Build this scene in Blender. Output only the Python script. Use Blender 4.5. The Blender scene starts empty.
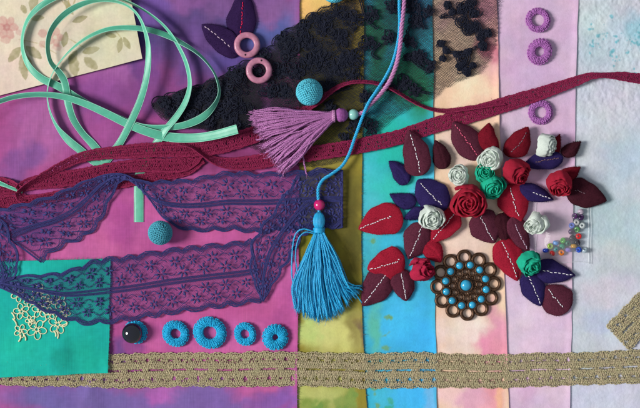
import bpy, math, random
import numpy as np
from mathutils import Matrix, Euler, Vector

# ---------------------------------------------------------------- camera, light, exposure
S = 0.0008                      # one layout unit (a small step of 0.8 mm) in metres
sc = bpy.context.scene
COL = sc.collection
R = math.radians

cam_d = bpy.data.cameras.new('camera')
cam = bpy.data.objects.new('camera', cam_d)
COL.objects.link(cam)
cam_d.sensor_width = 36
cam_d.lens = 75
CAM_H = 640 * S * 75 / 36
cam.location = (0, 0, CAM_H)
cam.rotation_euler = (0, 0, 0)
cam_d.clip_start = 0.01
cam_d.clip_end = 50
sc.camera = cam

w = bpy.data.worlds.new('World')
sc.world = w
w.use_nodes = True
w.node_tree.nodes['Background'].inputs[0].default_value = (0.83, 0.90, 1.0, 1)
w.node_tree.nodes['Background'].inputs[1].default_value = 0.315

ld = bpy.data.lights.new('window_light', 'AREA')
ld.shape = 'ELLIPSE'
ld.size = 1.5
ld.size_y = 1.8
ld.energy = 305
ld.color = (1.0, 0.98, 0.95)
lamp = bpy.data.objects.new('window_light', ld)
COL.objects.link(lamp)
lamp.location = (-3.95, -0.17, 3.05)
lamp.rotation_euler = (Vector((0, 0, 0)) - lamp.location).to_track_quat('-Z', 'Y').to_euler()

sc.view_settings.view_transform = 'Standard'
sc.view_settings.look = 'None'
sc.view_settings.exposure = 0.0
sc.view_settings.gamma = 1.0
sc.render.engine = 'CYCLES'
sc.render.resolution_x = 1024
sc.render.resolution_y = 653

# ---------------------------------------------------------------- numeric helpers
rng = np.random.default_rng(7)
random.seed(7)
KALB = 1.04                     # sunlit picture value -> surface colour

def lin(c):
    c = np.asarray(c, float) / 255.0
    return np.where(c <= 0.04045, c / 12.92, ((c + 0.055) / 1.055) ** 2.4)

def alb(c):
    return np.clip(lin(c) * KALB, 0.004, 0.93)

def px(a):
    """layout coordinates (x right, y down, z up) -> centred, y up"""
    a = np.asarray(a, float)
    o = np.empty(a.shape)
    o[..., 0] = a[..., 0] - 320
    o[..., 1] = 204 - a[..., 1]
    o[..., 2] = a[..., 2] if a.shape[-1] > 2 else 0
    return o

def smooth(x, a, b):
    t = np.clip((x - a) / (b - a), 0, 1)
    return t * t * (3 - 2 * t)

_lat = rng.random((257, 257))
def vnoise(x, y):
    xi = np.floor(x).astype(int); yi = np.floor(y).astype(int)
    fx = x - xi; fy = y - yi
    fx = fx * fx * (3 - 2 * fx); fy = fy * fy * (3 - 2 * fy)
    g = lambda i, j: _lat[i % 257, j % 257]
    return (g(xi, yi) * (1 - fx) + g(xi + 1, yi) * fx) * (1 - fy) + (g(xi, yi + 1) * (1 - fx) + g(xi + 1, yi + 1) * fx) * fy

def fbm(x, y, s, o=4, seed=0):
    v = 0; a = 0.5; t = 0
    for k in range(o):
        v = v + a * vnoise(x / s + 17.3 * seed + 5.1 * k, y / s + 9.7 * seed + 3.3 * k)
        t += a; a *= .5; s /= 2.1
    return v / t

def catmull(pts, n=200, closed=False, arc=True):
    p = np.asarray(pts, float)
    if closed:
        p = np.vstack([p[-1:], p, p[:2]])
    else:
        p = np.vstack([2 * p[0] - p[1], p, 2 * p[-1] - p[-2]])
    m = len(p) - 3
    t = np.linspace(0, m, n * 4, endpoint=not closed)
    i = np.minimum(t.astype(int), m - 1); f = (t - i)[:, None]
    a, b, c, d = p[i], p[i + 1], p[i + 2], p[i + 3]
    q = .5 * (2 * b + (c - a) * f + (2 * a - 5 * b + 4 * c - d) * f ** 2 + (3 * b - a - 3 * c + d) * f ** 3)
    if not arc:
        return q[::4]
    s = np.concatenate([[0], np.cumsum(np.linalg.norm(np.diff(q[:, :3], axis=0), axis=1))])
    ss = np.linspace(0, s[-1], n)
    return np.stack([np.interp(ss, s, q[:, k]) for k in range(q.shape[1])], 1)

class MB:
    """collects vertices and faces in layout units (already centred, y up)"""
    def __init__(s):
        s.v = []; s.q = []; s.t = []; s.n = 0
    def add(s, v, q=None, t=None):
        v = np.asarray(v, float).reshape(-1, 3)
        s.v.append(v)
        if q is not None and len(q): s.q.append(np.asarray(q, int).reshape(-1, 4) + s.n)
        if t is not None and len(t): s.t.append(np.asarray(t, int).reshape(-1, 3) + s.n)
        s.n += len(v)
        return s
    def grid(s, g, closed_u=False, closed_v=False):
        """g: (n, m, 3)"""
        n, m = g.shape[:2]
        i = np.arange(n if closed_u else n - 1); j = np.arange(m if closed_v else m - 1)
        I, J = np.meshgrid(i, j, indexing='ij')
        I2 = (I + 1) % n; J2 = (J + 1) % m
        q = np.stack([I * m + J, I2 * m + J, I2 * m + J2, I * m + J2], -1).reshape(-1, 4)
        return s.add(g.reshape(-1, 3), q)
    def tubes(s, p, r, sides=5, closed=False, caps=True, flat=1.0, up=None):
        """p: (n, m, 3) centre lines; r scalar or (n, m)"""
        p = np.asarray(p, float)
        if p.ndim == 2: p = p[None]
        n, m = p.shape[:2]
        if closed:
            T = np.roll(p, -1, 1) - np.roll(p, 1, 1)
        else:
            T = np.gradient(p, axis=1)
        T /= np.linalg.norm(T, axis=2, keepdims=True) + 1e-9
        U = np.zeros_like(T); U[..., 2] = 1.0
        if up is not None: U[:] = up
        A = np.cross(U, T); la = np.linalg.norm(A, axis=2, keepdims=True)
        A = np.where(la > 1e-3, A / (la + 1e-9), np.array([1., 0, 0]))
        B = np.cross(T, A)
        ph = np.arange(sides) * 2 * np.pi / sides
        r = np.broadcast_to(np.asarray(r, float), (n, m))[..., None, None]
        ring = p[:, :, None] + r * (np.cos(ph)[None, None, :, None] * A[:, :, None] + flat * np.sin(ph)[None, None, :, None] * B[:, :, None])
        mm = m if closed else m - 1
        K, I, J = np.meshgrid(np.arange(n), np.arange(mm), np.arange(sides), indexing='ij')
        J2 = (J + 1) % sides; I2 = (I + 1) % m
        base = K * m * sides
        q = np.stack([base + I * sides + J, base + I * sides + J2, base + I2 * sides + J2, base + I2 * sides + J], -1).reshape(-1, 4)
        t = None
        if caps and not closed:
            ks = np.arange(n)[:, None] * m * sides
            tri = []
            for j in range(1, sides - 1):
                tri.append(np.hstack([ks, ks + j + 1, ks + j]))
                e = ks + (m - 1) * sides
                tri.append(np.hstack([e, e + j, e + j + 1]))
            t = np.vstack(tri)
        return s.add(ring.reshape(-1, 3), q, t)
    def strips(s, p, mask, wdt, nrm):
        """flat threads: p (n, m, 3), mask (n, m), half-width, normals (n, m, 3)"""
        T = np.gradient(p, axis=1)
        A = np.cross(nrm, T); A /= np.linalg.norm(A, axis=2, keepdims=True) + 1e-9
        v = np.stack([p - A * wdt, p + A * wdt], 2)
        n, m = p.shape[:2]
        K, I = np.meshgrid(np.arange(n), np.arange(m - 1), indexing='ij')
        ok = mask[:, :-1] & mask[:, 1:]
        b = (K * m + I)[ok] * 2
        q = np.stack([b, b + 2, b + 3, b + 1], -1)
        used = np.zeros(n * m * 2, bool); used[q.ravel()] = True
        idx = np.cumsum(used) - 1
        return s.add(v.reshape(-1, 3)[used], idx[q])
    def ball(s, c, r, nu=12, nv=8, sq=(1, 1, 1)):
        th = np.linspace(0, np.pi, nv + 1)[:, None]; ph = np.arange(nu)[None] * 2 * np.pi / nu
        g = np.stack([np.sin(th) * np.cos(ph) * sq[0], np.sin(th) * np.sin(ph) * sq[1], np.cos(th) * sq[2] + 0 * ph], -1) * r + np.asarray(c)
        return s.grid(g, closed_v=True)
    def torus(s, c, R0, r, nu=40, nv=12, flat=1.0, wob=0.0, ph0=0):
        u = np.arange(nu)[:, None] * 2 * np.pi / nu; v = np.arange(nv)[None] * 2 * np.pi / nv
        rr = r * (1 + wob * np.sin(5 * u + ph0))
        g = np.stack([(R0 + rr * np.cos(v)) * np.cos(u), (R0 + rr * np.cos(v)) * np.sin(u), flat * rr * np.sin(v)], -1) + np.asarray(c)
        return s.grid(g, True, True)
    def box(s, x0, x1, y0, y1, z0, z1):
        v = [(x, y, z) for z in (z0, z1) for y in (y0, y1) for x in (x0, x1)]
        return s.add(v, [(0, 2, 3, 1), (4, 5, 7, 6), (0, 1, 5, 4), (2, 6, 7, 3), (0, 4, 6, 2), (1, 3, 7, 5)])
    def xform(s, M):
        M = np.asarray(M)
        s.v = [v @ M[:3, :3].T + M[:3, 3] for v in s.v]
        return s
    def build(s, name, mat, parent=None, origin=None, colors=None, shade=True):
        V = np.vstack(s.v)
        if parent is not None:
            o = np.array(parent.get('_o', (0, 0, 0)))
        elif origin is not None:
            o = np.asarray(origin, float)
        else:
            o = np.array([(V[:, 0].min() + V[:, 0].max()) / 2, (V[:, 1].min() + V[:, 1].max()) / 2, V[:, 2].min()])
        q = np.vstack(s.q) if s.q else np.zeros((0, 4), int)
        t = np.vstack(s.t) if s.t else np.zeros((0, 3), int)
        me = bpy.data.meshes.new(name)
        me.vertices.add(len(V)); me.vertices.foreach_set('co', ((V - o) * S).ravel().astype(np.float32))
        li = np.concatenate([q.ravel(), t.ravel()])
        me.loops.add(len(li)); me.loops.foreach_set('vertex_index', li.astype(np.int32))
        nf = len(q) + len(t)
        st = np.concatenate([np.arange(len(q)) * 4, len(q) * 4 + np.arange(len(t)) * 3])
        me.polygons.add(nf); me.polygons.foreach_set('loop_start', st.astype(np.int32))
        me.polygons.foreach_set('loop_total', np.concatenate([np.full(len(q), 4), np.full(len(t), 3)]).astype(np.int32))
        me.update(calc_edges=True)
        if shade: me.polygons.foreach_set('use_smooth', np.ones(nf, bool))
        if colors is not None:
            at = me.color_attributes.new('dye', 'FLOAT_COLOR', 'POINT')
            c4 = np.ones((len(V), 4)); c4[:, :3] = colors
            at.data.foreach_set('color', c4.ravel().astype(np.float32))
        me.materials.append(mat)
        ob = bpy.data.objects.new(name, me)
        COL.objects.link(ob)
        if parent is not None:
            ob.parent = parent
            if '_o' in parent and 'label' not in parent and False: pass
        else:
            ob.location = tuple(o * S)
        ORG[ob.name] = o
        ob['_o'] = tuple(o)
        return ob
ORG = {}

def tag(o, label=None, cat=None, group=None, kind=None):
    if label: o['label'] = label
    if cat: o['category'] = cat
    if group: o['group'] = group
    if kind: o['kind'] = kind
    return o

def thing(name, label, cat, x, y, z=0, group=None):
    o = bpy.data.objects.new(name, None)
    COL.objects.link(o)
    p = px((x, y, z)); o.location = tuple(p * S); o['_o'] = tuple(p)
    o.empty_display_size = 0.005
    return tag(o, label, cat, group)

# ---------------------------------------------------------------- materials
def M(name, rgb, rough=.85, var=.18, vscale=700, bump=.25, bscale=1500, metallic=0., spec=.3, sheen=0., attr=False, coat=0., dist=.0003, trans=0., raw=False, hue=0.0, aniso=0.):
    m = bpy.data.materials.new(name)
    m.use_nodes = True
    nt = m.node_tree; N = nt.nodes; L = nt.links
    b = N['Principled BSDF']
    b.inputs['Roughness'].default_value = rough
    b.inputs['Metallic'].default_value = metallic
    b.inputs['Specular IOR Level'].default_value = spec
    b.inputs['Sheen Weight'].default_value = sheen
    b.inputs['Coat Weight'].default_value = coat
    b.inputs['Transmission Weight'].default_value = trans
    b.inputs['Anisotropic'].default_value = aniso
    tc = N.new('ShaderNodeTexCoord')
    n1 = N.new('ShaderNodeTexNoise'); n1.inputs['Scale'].default_value = vscale; n1.inputs['Detail'].default_value = 4
    L.new(tc.outputs['Object'], n1.inputs['Vector'])
    mr = N.new('ShaderNodeMapRange')
    mr.inputs['From Min'].default_value = .25; mr.inputs['From Max'].default_value = .75
    mr.inputs['To Min'].default_value = 1 - var; mr.inputs['To Max'].default_value = 1 + var
    L.new(n1.outputs['Fac'], mr.inputs['Value'])
    mx = N.new('ShaderNodeMix'); mx.data_type = 'RGBA'; mx.blend_type = 'MULTIPLY'; mx.inputs['Factor'].default_value = 1
    if attr:
        a = N.new('ShaderNodeAttribute'); a.attribute_name = 'dye'
        L.new(a.outputs['Color'], mx.inputs['A'])
    else:
        c = rgb if raw else alb(rgb)
        mx.inputs['A'].default_value = (c[0], c[1], c[2], 1)
    cc = N.new('ShaderNodeCombineColor')
    for k in range(3): L.new(mr.outputs['Result'], cc.inputs[k])
    L.new(cc.outputs['Color'], mx.inputs['B'])
    src = mx.outputs['Result']
    if hue:
        n3 = N.new('ShaderNodeTexNoise'); n3.inputs['Scale'].default_value = vscale * .31
        L.new(tc.outputs['Object'], n3.inputs['Vector'])
        hs = N.new('ShaderNodeHueSaturation')
        m3 = N.new('ShaderNodeMapRange'); m3.inputs['From Min'].default_value = .3; m3.inputs['From Max'].default_value = .7
        m3.inputs['To Min'].default_value = .5 - hue; m3.inputs['To Max'].default_value = .5 + hue
        L.new(n3.outputs['Fac'], m3.inputs['Value']); L.new(m3.outputs['Result'], hs.inputs['Hue'])
        L.new(src, hs.inputs['Color']); src = hs.outputs['Color']
    L.new(src, b.inputs['Base Color'])
    if sheen:
        L.new(src, b.inputs['Sheen Tint'])
    if bump:
        n2 = N.new('ShaderNodeTexNoise'); n2.inputs['Scale'].default_value = bscale; n2.inputs['Detail'].default_value = 3
        L.new(tc.outputs['Object'], n2.inputs['Vector'])
        bp = N.new('ShaderNodeBump'); bp.inputs['Strength'].default_value = bump; bp.inputs['Distance'].default_value = dist
        L.new(n2.outputs['Fac'], bp.inputs['Height']); L.new(bp.outputs['Normal'], b.inputs['Normal'])
    return m

def weave(m, scale=1100, amt=.10):
    """fine warp and weft threads on a cloth"""
    nt = m.node_tree; N = nt.nodes; L = nt.links
    b = N['Principled BSDF']
    tc = [n for n in N if n.type == 'TEX_COORD'][0]
    src = b.inputs['Base Color'].links[0].from_socket
    out = []
    for ax in 'XY':
        mp = N.new('ShaderNodeMapping')
        mp.inputs['Scale'].default_value = (scale, scale * .06, 1) if ax == 'X' else (scale * .06, scale, 1)
        L.new(tc.outputs['Object'], mp.inputs['Vector'])
        wv = N.new('ShaderNodeTexNoise'); wv.inputs['Scale'].default_value = 1.0; wv.inputs['Detail'].default_value = 1
        L.new(mp.outputs['Vector'], wv.inputs['Vector']); out.append(wv.outputs['Fac'])
    ad = N.new('ShaderNodeMath'); ad.operation = 'ADD'
    L.new(out[0], ad.inputs[0]); L.new(out[1], ad.inputs[1])
    mr = N.new('ShaderNodeMapRange'); mr.inputs['From Min'].default_value = .6; mr.inputs['From Max'].default_value = 1.4
    mr.inputs['To Min'].default_value = 1 - amt; mr.inputs['To Max'].default_value = 1 + amt
    L.new(ad.outputs[0], mr.inputs['Value'])
    cc = N.new('ShaderNodeCombineColor')
    for k in range(3): L.new(mr.outputs['Result'], cc.inputs[k])
    mx = N.new('ShaderNodeMix'); mx.data_type = 'RGBA'; mx.blend_type = 'MULTIPLY'; mx.inputs['Factor'].default_value = 1
    L.new(src, mx.inputs['A']); L.new(cc.outputs['Color'], mx.inputs['B'])
    L.new(mx.outputs['Result'], b.inputs['Base Color'])
    bp = [n for n in N if n.type == 'BUMP']
    if bp:
        L.new(ad.outputs[0], bp[0].inputs['Height'])
    return m

# ---------------------------------------------------------------- the layered sheets underneath
XP = lambda y: np.interp(y, [-30, 0, 150, 300, 408, 440], [300, 300, 299, 298.5, 297, 297])
XO = lambda y: np.interp(y, [-30, 0, 100, 230, 330, 385, 408, 440], [364, 364, 363, 361, 362.5, 365, 367, 368])
XT = lambda y: np.interp(y, [-30, 0, 120, 250, 408, 440], [432, 432, 433, 434, 437, 438])
XC = lambda y: np.interp(y, [-30, 0, 90, 200, 330, 408, 440], [496, 496.5, 498.5, 502, 506, 508.5, 509])
XL = lambda y: np.interp(y, [-30, 0, 60, 150, 230, 330, 408, 440], [578.5, 578, 576, 574.5, 572, 571, 569.5, 569])
ZG = [3.4, 2.8, 2.2, 1.6, 1.0, 0.4]

def ground(x, y):
    x = np.asarray(x, float); y = np.asarray(y, float)
    z = np.full(np.broadcast(x, y).shape, ZG[5])
    for f, h in ((XL, ZG[4]), (XC, ZG[3]), (XT, ZG[2]), (XO, ZG[1]), (XP, ZG[0])):
        z = np.where(x < f(y), h, z)
    return z

def paint(x, y, base, blobs, wob=14, seed=0, spots=(), desat=0.0):
    """dye: soft washes that run into each other with uneven edges"""
    c = np.empty(x.shape + (3,)); c[:] = lin(base)
    dx = (fbm(x, y, 60, 4, seed) - .5) * wob * 2.4 + (fbm(x, y, 13, 4, seed + 1) - .5) * wob * 1.3
    dy = (fbm(x, y, 60, 4, seed + 3) - .5) * wob * 2.4 + (fbm(x, y, 13, 4, seed + 4) - .5) * wob * 1.3
    for (cx, cy, rx, ry, rgb, *k) in blobs:
        s = k[0] if k else 1.0
        d = np.sqrt(((x + dx - cx) / rx) ** 2 + ((y + dy - cy) / ry) ** 2)
        f = (s * (1 - smooth(d, .30, 1.20)))[..., None]
        c = c * (1 - f) + lin(rgb) * f
    g = fbm(x, y, 26, 5, seed + 7) - .5
    c = c * (1 + .20 * g[..., None])
    c = c * (1 + .16 * (fbm(x, y, 7, 4, seed + 8) - .5)[..., None])                        # pigment settling
    hue = np.stack([fbm(x, y, 18, 4, seed + 13 + k) - .5 for k in range(3)], -1)
    c = c * (1 + .13 * hue)
    streak = np.stack([fbm(x * 3, y * .25, 9, 3, seed + 16) - .5], -1)
    c = c * (1 + .10 * streak)
    for (cx, cy, r, rgb) in spots:
        d = np.sqrt((x - cx) ** 2 + (y - cy) ** 2) / r + (fbm(x, y, 5, 3, seed + 11) - .5) * 2.2
        f = (.8 * (1 - smooth(d, .35, 1.0)))[..., None]
        c = c * (1 - f) + lin(rgb) * f
    lum = (c @ np.array([.2126, .7152, .0722]))[..., None]
    c = c * (1 - desat) + lum * desat
    return np.clip(c * KALB, .004, .93)

def sheet(name, xl, xr, z, base, blobs, mat, step=1.0, seed=0, spots=(), wob=14, relief=None, edge=1.2, y0=-22, y1=430, desat=0.0):
    nv = int((y1 - y0) / step); yy = np.linspace(y0, y1, nv)
    L0 = xl(yy); R0 = xr(yy) + (fbm(yy, 0 * yy + 3.3, 40, 4, seed + 23) - .5) * 2.2
    nu = int((R0 - L0).max() / step)
    u = np.linspace(0, 1, nu)[None]
    X = L0[:, None] * (1 - u) + R0[:, None] * u; Y = np.repeat(yy[:, None], nu, 1)
    Z = z + (fbm(X, Y, 90, 3, seed + 20) - .5) * .5 + (fbm(X, Y, 34, 3, seed + 21) - .5) * .9
    if L0.min() > 0: Z = Z - 1.3 * (1 - smooth(X - L0[:, None], 8.5, 12.5))          # tucked under its neighbour
    Z = Z + (edge * (.2 + .9 * fbm(Y, 0 * Y + 7.7, 50, 3, seed + 24))) * np.exp(-((R0[:, None] - X) / 4.0) ** 2)          # the free right edge lifts a little
    if relief is not None: Z = Z + relief(X, Y)
    C = paint(X, Y, base, blobs, wob, seed, spots, desat)
    G = px(np.stack([X, Y, Z], -1))
    mb = MB().grid(G[:, ::-1])
    C = C[:, ::-1].reshape(-1, 3)
    # thickness along the right edge
    E = G[:, -1]; E2 = E.copy(); E2[:, 2] -= .55; E2[:, 0] -= .1
    mb.grid(np.stack([E2, E], 1))
    cE = np.repeat(C.reshape(nv, nu, 3)[:, 0][:, None], 2, 1).reshape(-1, 3)
    cols = [C, cE]
    if name in ('dyed_cloth', 'cloth_strip'): cols.append(fray_edge(mb, E, cE[::2], np.array([1., 0, 0]), 620))
    o = mb.build(name, mat, origin=px((320, 204, 0)), colors=np.vstack(cols))
    return o

cloth_relief_ref = [0]
def fray_edge(mb, E, ce, d, n, ln=1.7):
    """loose thread ends along a cut edge"""
    i = rng.integers(0, len(E), n); p = E[i]; q = d + rng.normal(size=(n, 3)) * np.array([.5, .5, .2])
    l_ = ln * rng.random((n, 1)) ** 2 + .3
    mb.tubes(np.stack([p - d * .6, p + q * l_ * .5, p + q * l_ + rng.normal(size=(n, 3)) * .25], 1), .10, 3)
    return np.repeat(ce[i], 9, 0)

paper = lambda n, b=.35, sc_=900: M(n, None, rough=.9, attr=True, var=.05, vscale=500, bump=b, bscale=sc_, spec=.15)
m_cloth = weave(M('dyed_cotton', None, rough=.95, attr=True, var=.06, vscale=300, bump=.3, bscale=1400, spec=.1, sheen=.15), 900, .045)
m_paper = paper('dyed_paper')
m_felt = paper('textured_paper', .9, 420)

# table top under everything
tb = MB().box(-400, 400, -280, 280, -14, -.6)
tag(tb.build('table', M('table_wood', (90, 80, 75), bump=.1), origin=(0, 0, -14)), kind='structure')

def felt_relief(X, Y):
    k = (1 - .75 * smooth(Y, 90, 150)) * smooth(X, 574, 582)
    return (fbm(X, Y, 3.4, 3, 31) - .5) * 1.05 * k + (fbm(X, Y, 26, 2, 33) - .5) * .4 * smooth(X, 574, 582)
spk = []
for (cx, cy, n, r) in ((594, 44, 16, 6), (608, 37, 10, 5), (633, 43, 20, 8), (616, 60, 10, 7), (640, 30, 12, 8), (634, 72, 5, 4), (600, 30, 8, 12), (620, 45, 8, 14)):
    for k in range(n):
        spk.append((cx + rng.normal() * r * .6, cy + rng.normal() * r * .6, 0.9 + rng.random() * 1.1, (110, 180, 192)))
o = sheet('paper_sheet', lambda y: XL(y) - 14, lambda y: 0 * y + 668, ZG[5], (200, 205, 214), [
    (610, 40, 36, 34, (188, 206, 215)), (642, 40, 18, 26, (160, 200, 212)), (590, 10, 30, 14, (205, 215, 222)),
    (600, 215, 40, 34, (178, 196, 203)), (628, 150, 30, 40, (186, 203, 214)), (610, 260, 40, 26, (196, 203, 208)),
    (632, 230, 20, 30, (186, 205, 214)), (606, 295, 40, 20, (208, 204, 214)), (600, 325, 30, 16, (192, 200, 222)), (605, 400, 60, 34, (204, 204, 220)), (585, 400, 20, 30, (198, 200, 218)), (622, 110, 30, 30, (204, 206, 214))],
    m_felt, .8, 1, spk, relief=felt_relief)
tag(o, 'white pulpy watercolour paper with teal specks, at the right edge of the layout', 'paper', 'dyed strips laid side by side')

o = sheet('paper_strip', lambda y: XC(y) - 12, XL, ZG[4], (213, 182, 208), [
    (525, 60, 40, 60, (205, 172, 203)), (560, 130, 40, 50, (210, 174, 203)), (520, 130, 26, 40, (214, 186, 208)), (550, 30, 30, 30, (211, 178, 208)),
    (560, 240, 30, 60, (205, 175, 195)), (530, 330, 40, 60, (222, 198, 216)), (545, 395, 40, 30, (222, 194, 216)), (515, 390, 14, 40, (213, 176, 205))],
    m_paper, 1, 2)
tag(o, 'pale lavender pink paper strip holding the three lilac crochet rings', 'paper', 'dyed strips laid side by side')

o = sheet('paper_strip', lambda y: XT(y) - 12, XC, ZG[3], (236, 200, 172), [
    (485, 8, 26, 34, (222, 150, 168)), (448, 8, 24, 20, (222, 176, 168)), (492, 45, 12, 50, (232, 170, 170)), (490, 56, 16, 14, (186, 110, 125)), (465, 92, 30, 18, (252, 216, 182)), (445, 60, 16, 40, (240, 200, 168)), (440, 120, 12, 30, (236, 200, 165)),
    (452, 150, 26, 30, (236, 208, 190)), (470, 230, 40, 50, (236, 208, 190)), (445, 268, 12, 40, (234, 204, 184)),
    (460, 330, 24, 30, (238, 216, 206)), (492, 335, 20, 40, (228, 160, 176)), (490, 352, 14, 24, (226, 148, 170)), (478, 350, 12, 20, (232, 150, 175)),
    (455, 392, 26, 26, (236, 198, 192)), (490, 396, 22, 24, (232, 160, 168)), (472, 400, 18, 20, (225, 170, 190)), (500, 395, 8, 20, (238, 180, 150))],
    m_paper, 1, 3)
tag(o, 'peach paper strip stained pink, lying beneath the bronze flower pendant', 'paper', 'dyed strips laid side by side')

fl = []
for (cx, cy, r) in ((388, 316, 4), (391, 318, 3), (388, 333, 4.5), (385, 335, 3), (385, 348, 4), (375, 395, 4), (378, 405, 3), (383, 362, 4), (374, 388, 3), (376, 221, 3), (373, 240, 3)):
    fl.append((cx, cy, r, (110, 160, 90)))
fl += [(390, 400, 5, (70, 170, 140)), (387, 408, 6, (60, 165, 130)), (424, 132, 5, (110, 200, 235)), (427, 128, 4, (110, 200, 235)), (380, 216, 7, (110, 195, 140))]
o = sheet('paper_strip', lambda y: XO(y) - 12, XT, ZG[2], (62, 172, 200), [
    (400, 20, 50, 40, (42, 120, 120)), (420, 8, 14, 34, (66, 125, 170)), (376, 40, 16, 60, (46, 132, 100)), (400, 80, 44, 30, (38, 135, 112)), (420, 90, 22, 40, (44, 140, 100)),
    (392, 140, 44, 36, (44, 186, 170)), (372, 185, 16, 40, (72, 190, 205)), (404, 190, 34, 34, (58, 192, 180)), (430, 190, 12, 40, (86, 195, 226)), (380, 235, 20, 36, (82, 192, 200)), (372, 280, 12, 30, (70, 180, 195)),
    (410, 260, 30, 40, (66, 186, 218)), (400, 330, 44, 40, (72, 188, 236)), (372, 330, 12, 40, (92, 186, 170)), (424, 352, 20, 44, (66, 180, 236)), (405, 395, 40, 30, (70, 182, 238)), (378, 398, 12, 20, (70, 180, 205)), (430, 400, 8, 24, (110, 180, 225))],
    m_paper, 1, 4, fl)
tag(o, 'turquoise and sky blue watercolour paper strip with olive flecks', 'paper', 'dyed strips laid side by side')

o = sheet('cloth_strip', lambda y: XP(y) - 12, XO, ZG[1], (140, 128, 48), [
    (316, 6, 34, 26, (236, 188, 114)), (352, 10, 20, 26, (196, 156, 88)), (335, 50, 40, 34, (150, 124, 52)), (330, 100, 40, 40, (96, 88, 36)), (330, 160, 40, 22, (156, 142, 66)), (335, 205, 40, 40, (112, 102, 46)),
    (350, 240, 14, 60, (92, 86, 38)), (345, 285, 22, 30, (118, 110, 44)), (310, 250, 12, 30, (150, 150, 30)), (330, 335, 36, 34, (200, 196, 120)), (310, 330, 14, 30, (186, 202, 118)), (320, 395, 40, 26, (178, 182, 104)), (352, 330, 10, 30, (150, 140, 80)), (359, 332, 5, 24, (118, 100, 72)),
    (315, 408, 12, 10, (130, 150, 70)), (352, 402, 6, 20, (130, 150, 75)), (340, 406, 14, 8, (140, 155, 80))],
    m_paper, 1, 5, [(318, 408, 8, (110, 145, 70)), (345, 408, 8, (115, 145, 70)), (354, 395, 4, (120, 150, 75))])
tag(o, 'olive and yellow green dyed cloth strip beside the purple cloth', 'cloth', 'dyed strips laid side by side')

def cloth_relief(X, Y):
    r = (fbm(X, Y, 70, 2, 41) - .5) * 2.0 + (fbm(X + Y * .3, Y * .35, 24, 3, 42) - .5) * 1.6
    r = r + 1.5 * np.exp(-((X - 52 - .1 * Y) / 9) ** 2) * smooth(Y, 350, 400)
    r = r + .7 * np.exp(-((X - 88 + .2 * (Y - 390)) / 6) ** 2) * smooth(Y, 370, 395)
    r = r + .8 * np.exp(-((X - 200 + .6 * (Y - 40)) / 8) ** 2) * (1 - smooth(Y, 60, 110))
    r = r + .7 * np.exp(-((X - 120 + .2 * (Y - 240)) / 9) ** 2) * smooth(Y, 190, 230) * (1 - smooth(Y, 260, 300))
    return r
cloth_relief_ref[0] = cloth_relief
o = sheet('dyed_cloth', lambda y: 0 * y - 30, XP, ZG[0], (176, 66, 142), [
    (190, 20, 130, 70, (92, 68, 124)), (180, -4, 60, 14, (138, 80, 150)), (288, 20, 16, 24, (138, 94, 164)), (130, 40, 40, 50, (80, 60, 130)), (265, 28, 40, 34, (84, 90, 162)), (262, 8, 50, 18, (138, 84, 152)), (200, 50, 40, 40, (110, 70, 142)), (160, 10, 30, 20, (118, 78, 165)), (230, 60, 30, 20, (96, 72, 150)),
    (110, 75, 26, 34, (168, 90, 164)), (150, 70, 20, 30, (128, 66, 145)), (90, 100, 60, 30, (150, 70, 150)), (150, 100, 40, 26, (138, 66, 140)), (50, 130, 50, 46, (174, 86, 156)), (20, 165, 24, 22, (124, 76, 148), .7), (35, 150, 20, 18, (140, 78, 156)), (110, 140, 40, 30, (165, 70, 145)),
    (230, 110, 70, 40, (100, 55, 120)), (200, 160, 80, 24, (140, 50, 110)),
    (200, 215, 110, 44, (206, 82, 156)), (90, 240, 70, 34, (200, 84, 154)), (125, 225, 20, 30, (180, 66, 146)), (30, 220, 40, 30, (150, 60, 140)), (220, 290, 100, 60, (202, 76, 150)), (280, 250, 26, 60, (204, 82, 158)), (130, 300, 40, 30, (196, 76, 148)), (240, 345, 80, 26, (212, 88, 162)), (150, 345, 30, 22, (204, 82, 156)), (118, 356, 16, 14, (116, 66, 138)), (132, 350, 14, 10, (150, 64, 138)),
    (90, 400, 130, 30, (116, 92, 166)), (205, 400, 70, 30, (126, 92, 170)), (270, 382, 36, 18, (196, 84, 156)), (275, 405, 30, 14, (140, 84, 172)), (45, 402, 30, 12, (112, 94, 166)), (165, 386, 16, 12, (170, 84, 170))],
    m_cloth, 1, 6, relief=cloth_relief, edge=2.0, desat=.20)
tag(o, 'purple and magenta tie dyed cotton cloth spread under the lace and ribbons', 'cloth', 'dyed strips laid side by side')

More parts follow.
